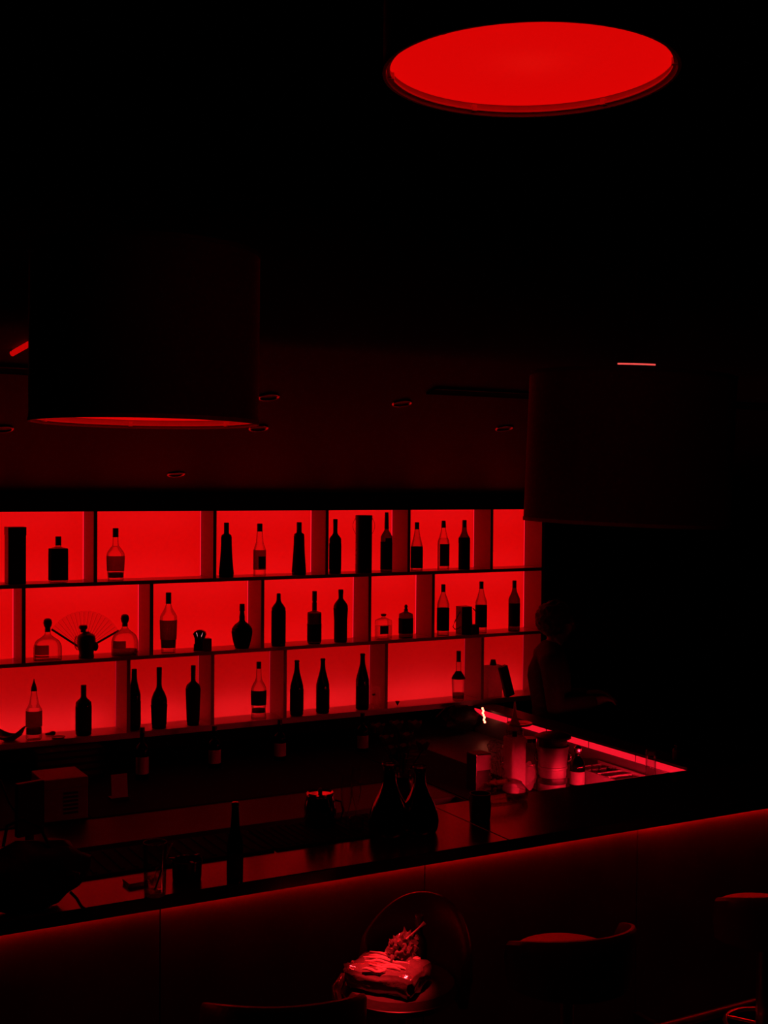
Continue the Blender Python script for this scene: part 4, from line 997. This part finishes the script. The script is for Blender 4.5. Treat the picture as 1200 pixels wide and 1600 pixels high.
# head: an egg with brow, nose, lips, chin and ears worked into its surface
hc = W(.018, 0, 1.585); HM = Matrix((( fw.x, lf.x, 0, hc.x), (fw.y, lf.y, 0, hc.y), (0, 0, 1, hc.z), (0, 0, 0, 1)))
hb = B(); bmesh.ops.create_icosphere(hb, subdivisions=5, radius=1)
def bump_(d, c, w_, a): return a*math.exp(-((d-Vector(c).normalized()).length/w_)**2)
for v in hb.verts:
    d = v.co.normalized()
    k = 1+bump_(d, (1, 0, -.22), .13, .20)+bump_(d, (1, 0, -.02), .14, .07)+bump_(d, (1, 0, -.62), .16, .06)+bump_(d, (.75, 0, -1.1), .25, .10)
    k += bump_(d, (1, 0, .22), .35, .04)
    for sd in (-1, 1):
        k += bump_(d, (1, .36*sd, .06), .15, -.07)+bump_(d, (-.02, sd, -.05), .13, .16)+bump_(d, (.8, .5*sd, -.25), .25, .03)
    taper = 1-.16*max(0, -d.z)
    v.co = Vector((d.x*.094*k*(1 if d.x < 0 else taper), d.y*.072*k*taper, d.z*.112*k))
bmesh.ops.transform(hb, matrix=HM, verts=hb.verts)
tmp = bpy.data.meshes.new('head_tmp'); hb.to_mesh(tmp); hb.free(); bm.from_mesh(tmp)
fin = fuse(bm, .005)
bm = B(); bm.from_mesh(fin); seen, best = set(), []
for v in bm.verts:
    if v in seen: continue
    stack, comp = [v], []; seen.add(v)
    while stack:
        q_ = stack.pop(); comp.append(q_)
        for e in q_.link_edges:
            o_ = e.other_vert(q_)
            if o_ not in seen: seen.add(o_); stack.append(o_)
    if len(comp) > len(best): best = comp
keep = set(best); print('person shell', len(best), len(bm.verts))
bmesh.ops.delete(bm, geom=[v for v in bm.verts if v not in keep], context='VERTS'); bm.to_mesh(fin); bm.free()
for p_ in fin.polygons: p_.use_smooth = True
fin.name = 'person'; fin.materials.clear(); fin.materials.append(pm('skin', .22, .5, nscale=40, namt=.08))
fin.transform(Matrix.Translation(-base))
per = bpy.data.objects.new('person', fin); COL.objects.link(per); per.location = base
tag(per, 'person with bushy hair in dark clothes standing behind the glowing side arm, facing right', 'person')
def wear(name, sel, grow, m):
    bm = B(); limbs(bm, sel, grow); me = fuse(bm, .008); me.transform(Matrix.Translation(-base)); me.name = name
    me.materials.clear(); me.materials.append(m)
    for p_ in me.polygons: p_.use_smooth = True
    o = bpy.data.objects.new(name, me); COL.objects.link(o); o.parent = per; return o
find = lambda f, l, z: min(range(len(V_)), key=lambda i: (V_[i]-W(f, l, z)).length)
arms = [find(-.045, .165*q, 1.375) for q in (-1, 1)]+[find(-.02, .205*q, 1.115) for q in (-1, 1)]+[find(.20, .135*q, 1.135) for q in (-1, 1)]
wear('jacket', [pel, sp, ch, nb]+arms, .014, pm('black_cloth', .045, .8, nscale=120, bump=.1))
legs = [i for q in (-1, 1) for i in (find(0, .095*q, .86), find(.02, .10*q, .49), find(-.01, .105*q, .09))]
wear('trousers', [pel]+legs, .010, pm('dark_trouser_cloth', .02, .9, nscale=120))
for q in (-1, 1):
    bm = B(); c = W(.055, .113*q, 0)-base
    blob(bm, (c.x, c.y, .04), .06, 3, sc=(1, 1, .75))
    for v in bm.verts:
        d = v.co-Vector((c.x, c.y, .04)); f_ = d.dot(fw); v.co += fw*f_*1.2; v.co.z = max(v.co.z, .001)
    obj('shoe', bm, BLACK, per, True)
    e_ = hc-base+fw*.082+lf*.030*q+Vector((0, 0, .008))
    obj('eye', blob(B(), tuple(e_), .0115, 2), pm('eye_white', .5, .2), per, True)
bm = B(); bmesh.ops.create_icosphere(bm, subdivisions=5, radius=1)
for v in bm.verts:
    d = v.co.normalized(); k = 1+.10*noise.noise(d*4)+.05*noise.noise(d*10)
    v.co = Vector((d.x*.118*k-.022, d.y*.108*k, d.z*.112*k+.035))
    if d.x > .45 and d.z < .55: v.co.x = min(v.co.x, .062)
    if d.z < -.2: v.co.x = min(v.co.x, .02)
bmesh.ops.transform(bm, matrix=Matrix.Translation(-base) @ HM, verts=bm.verts)
obj('hair', bm, pm('dark_hair', .04, .55, nscale=150, namt=.4, bump=.5), per, True)
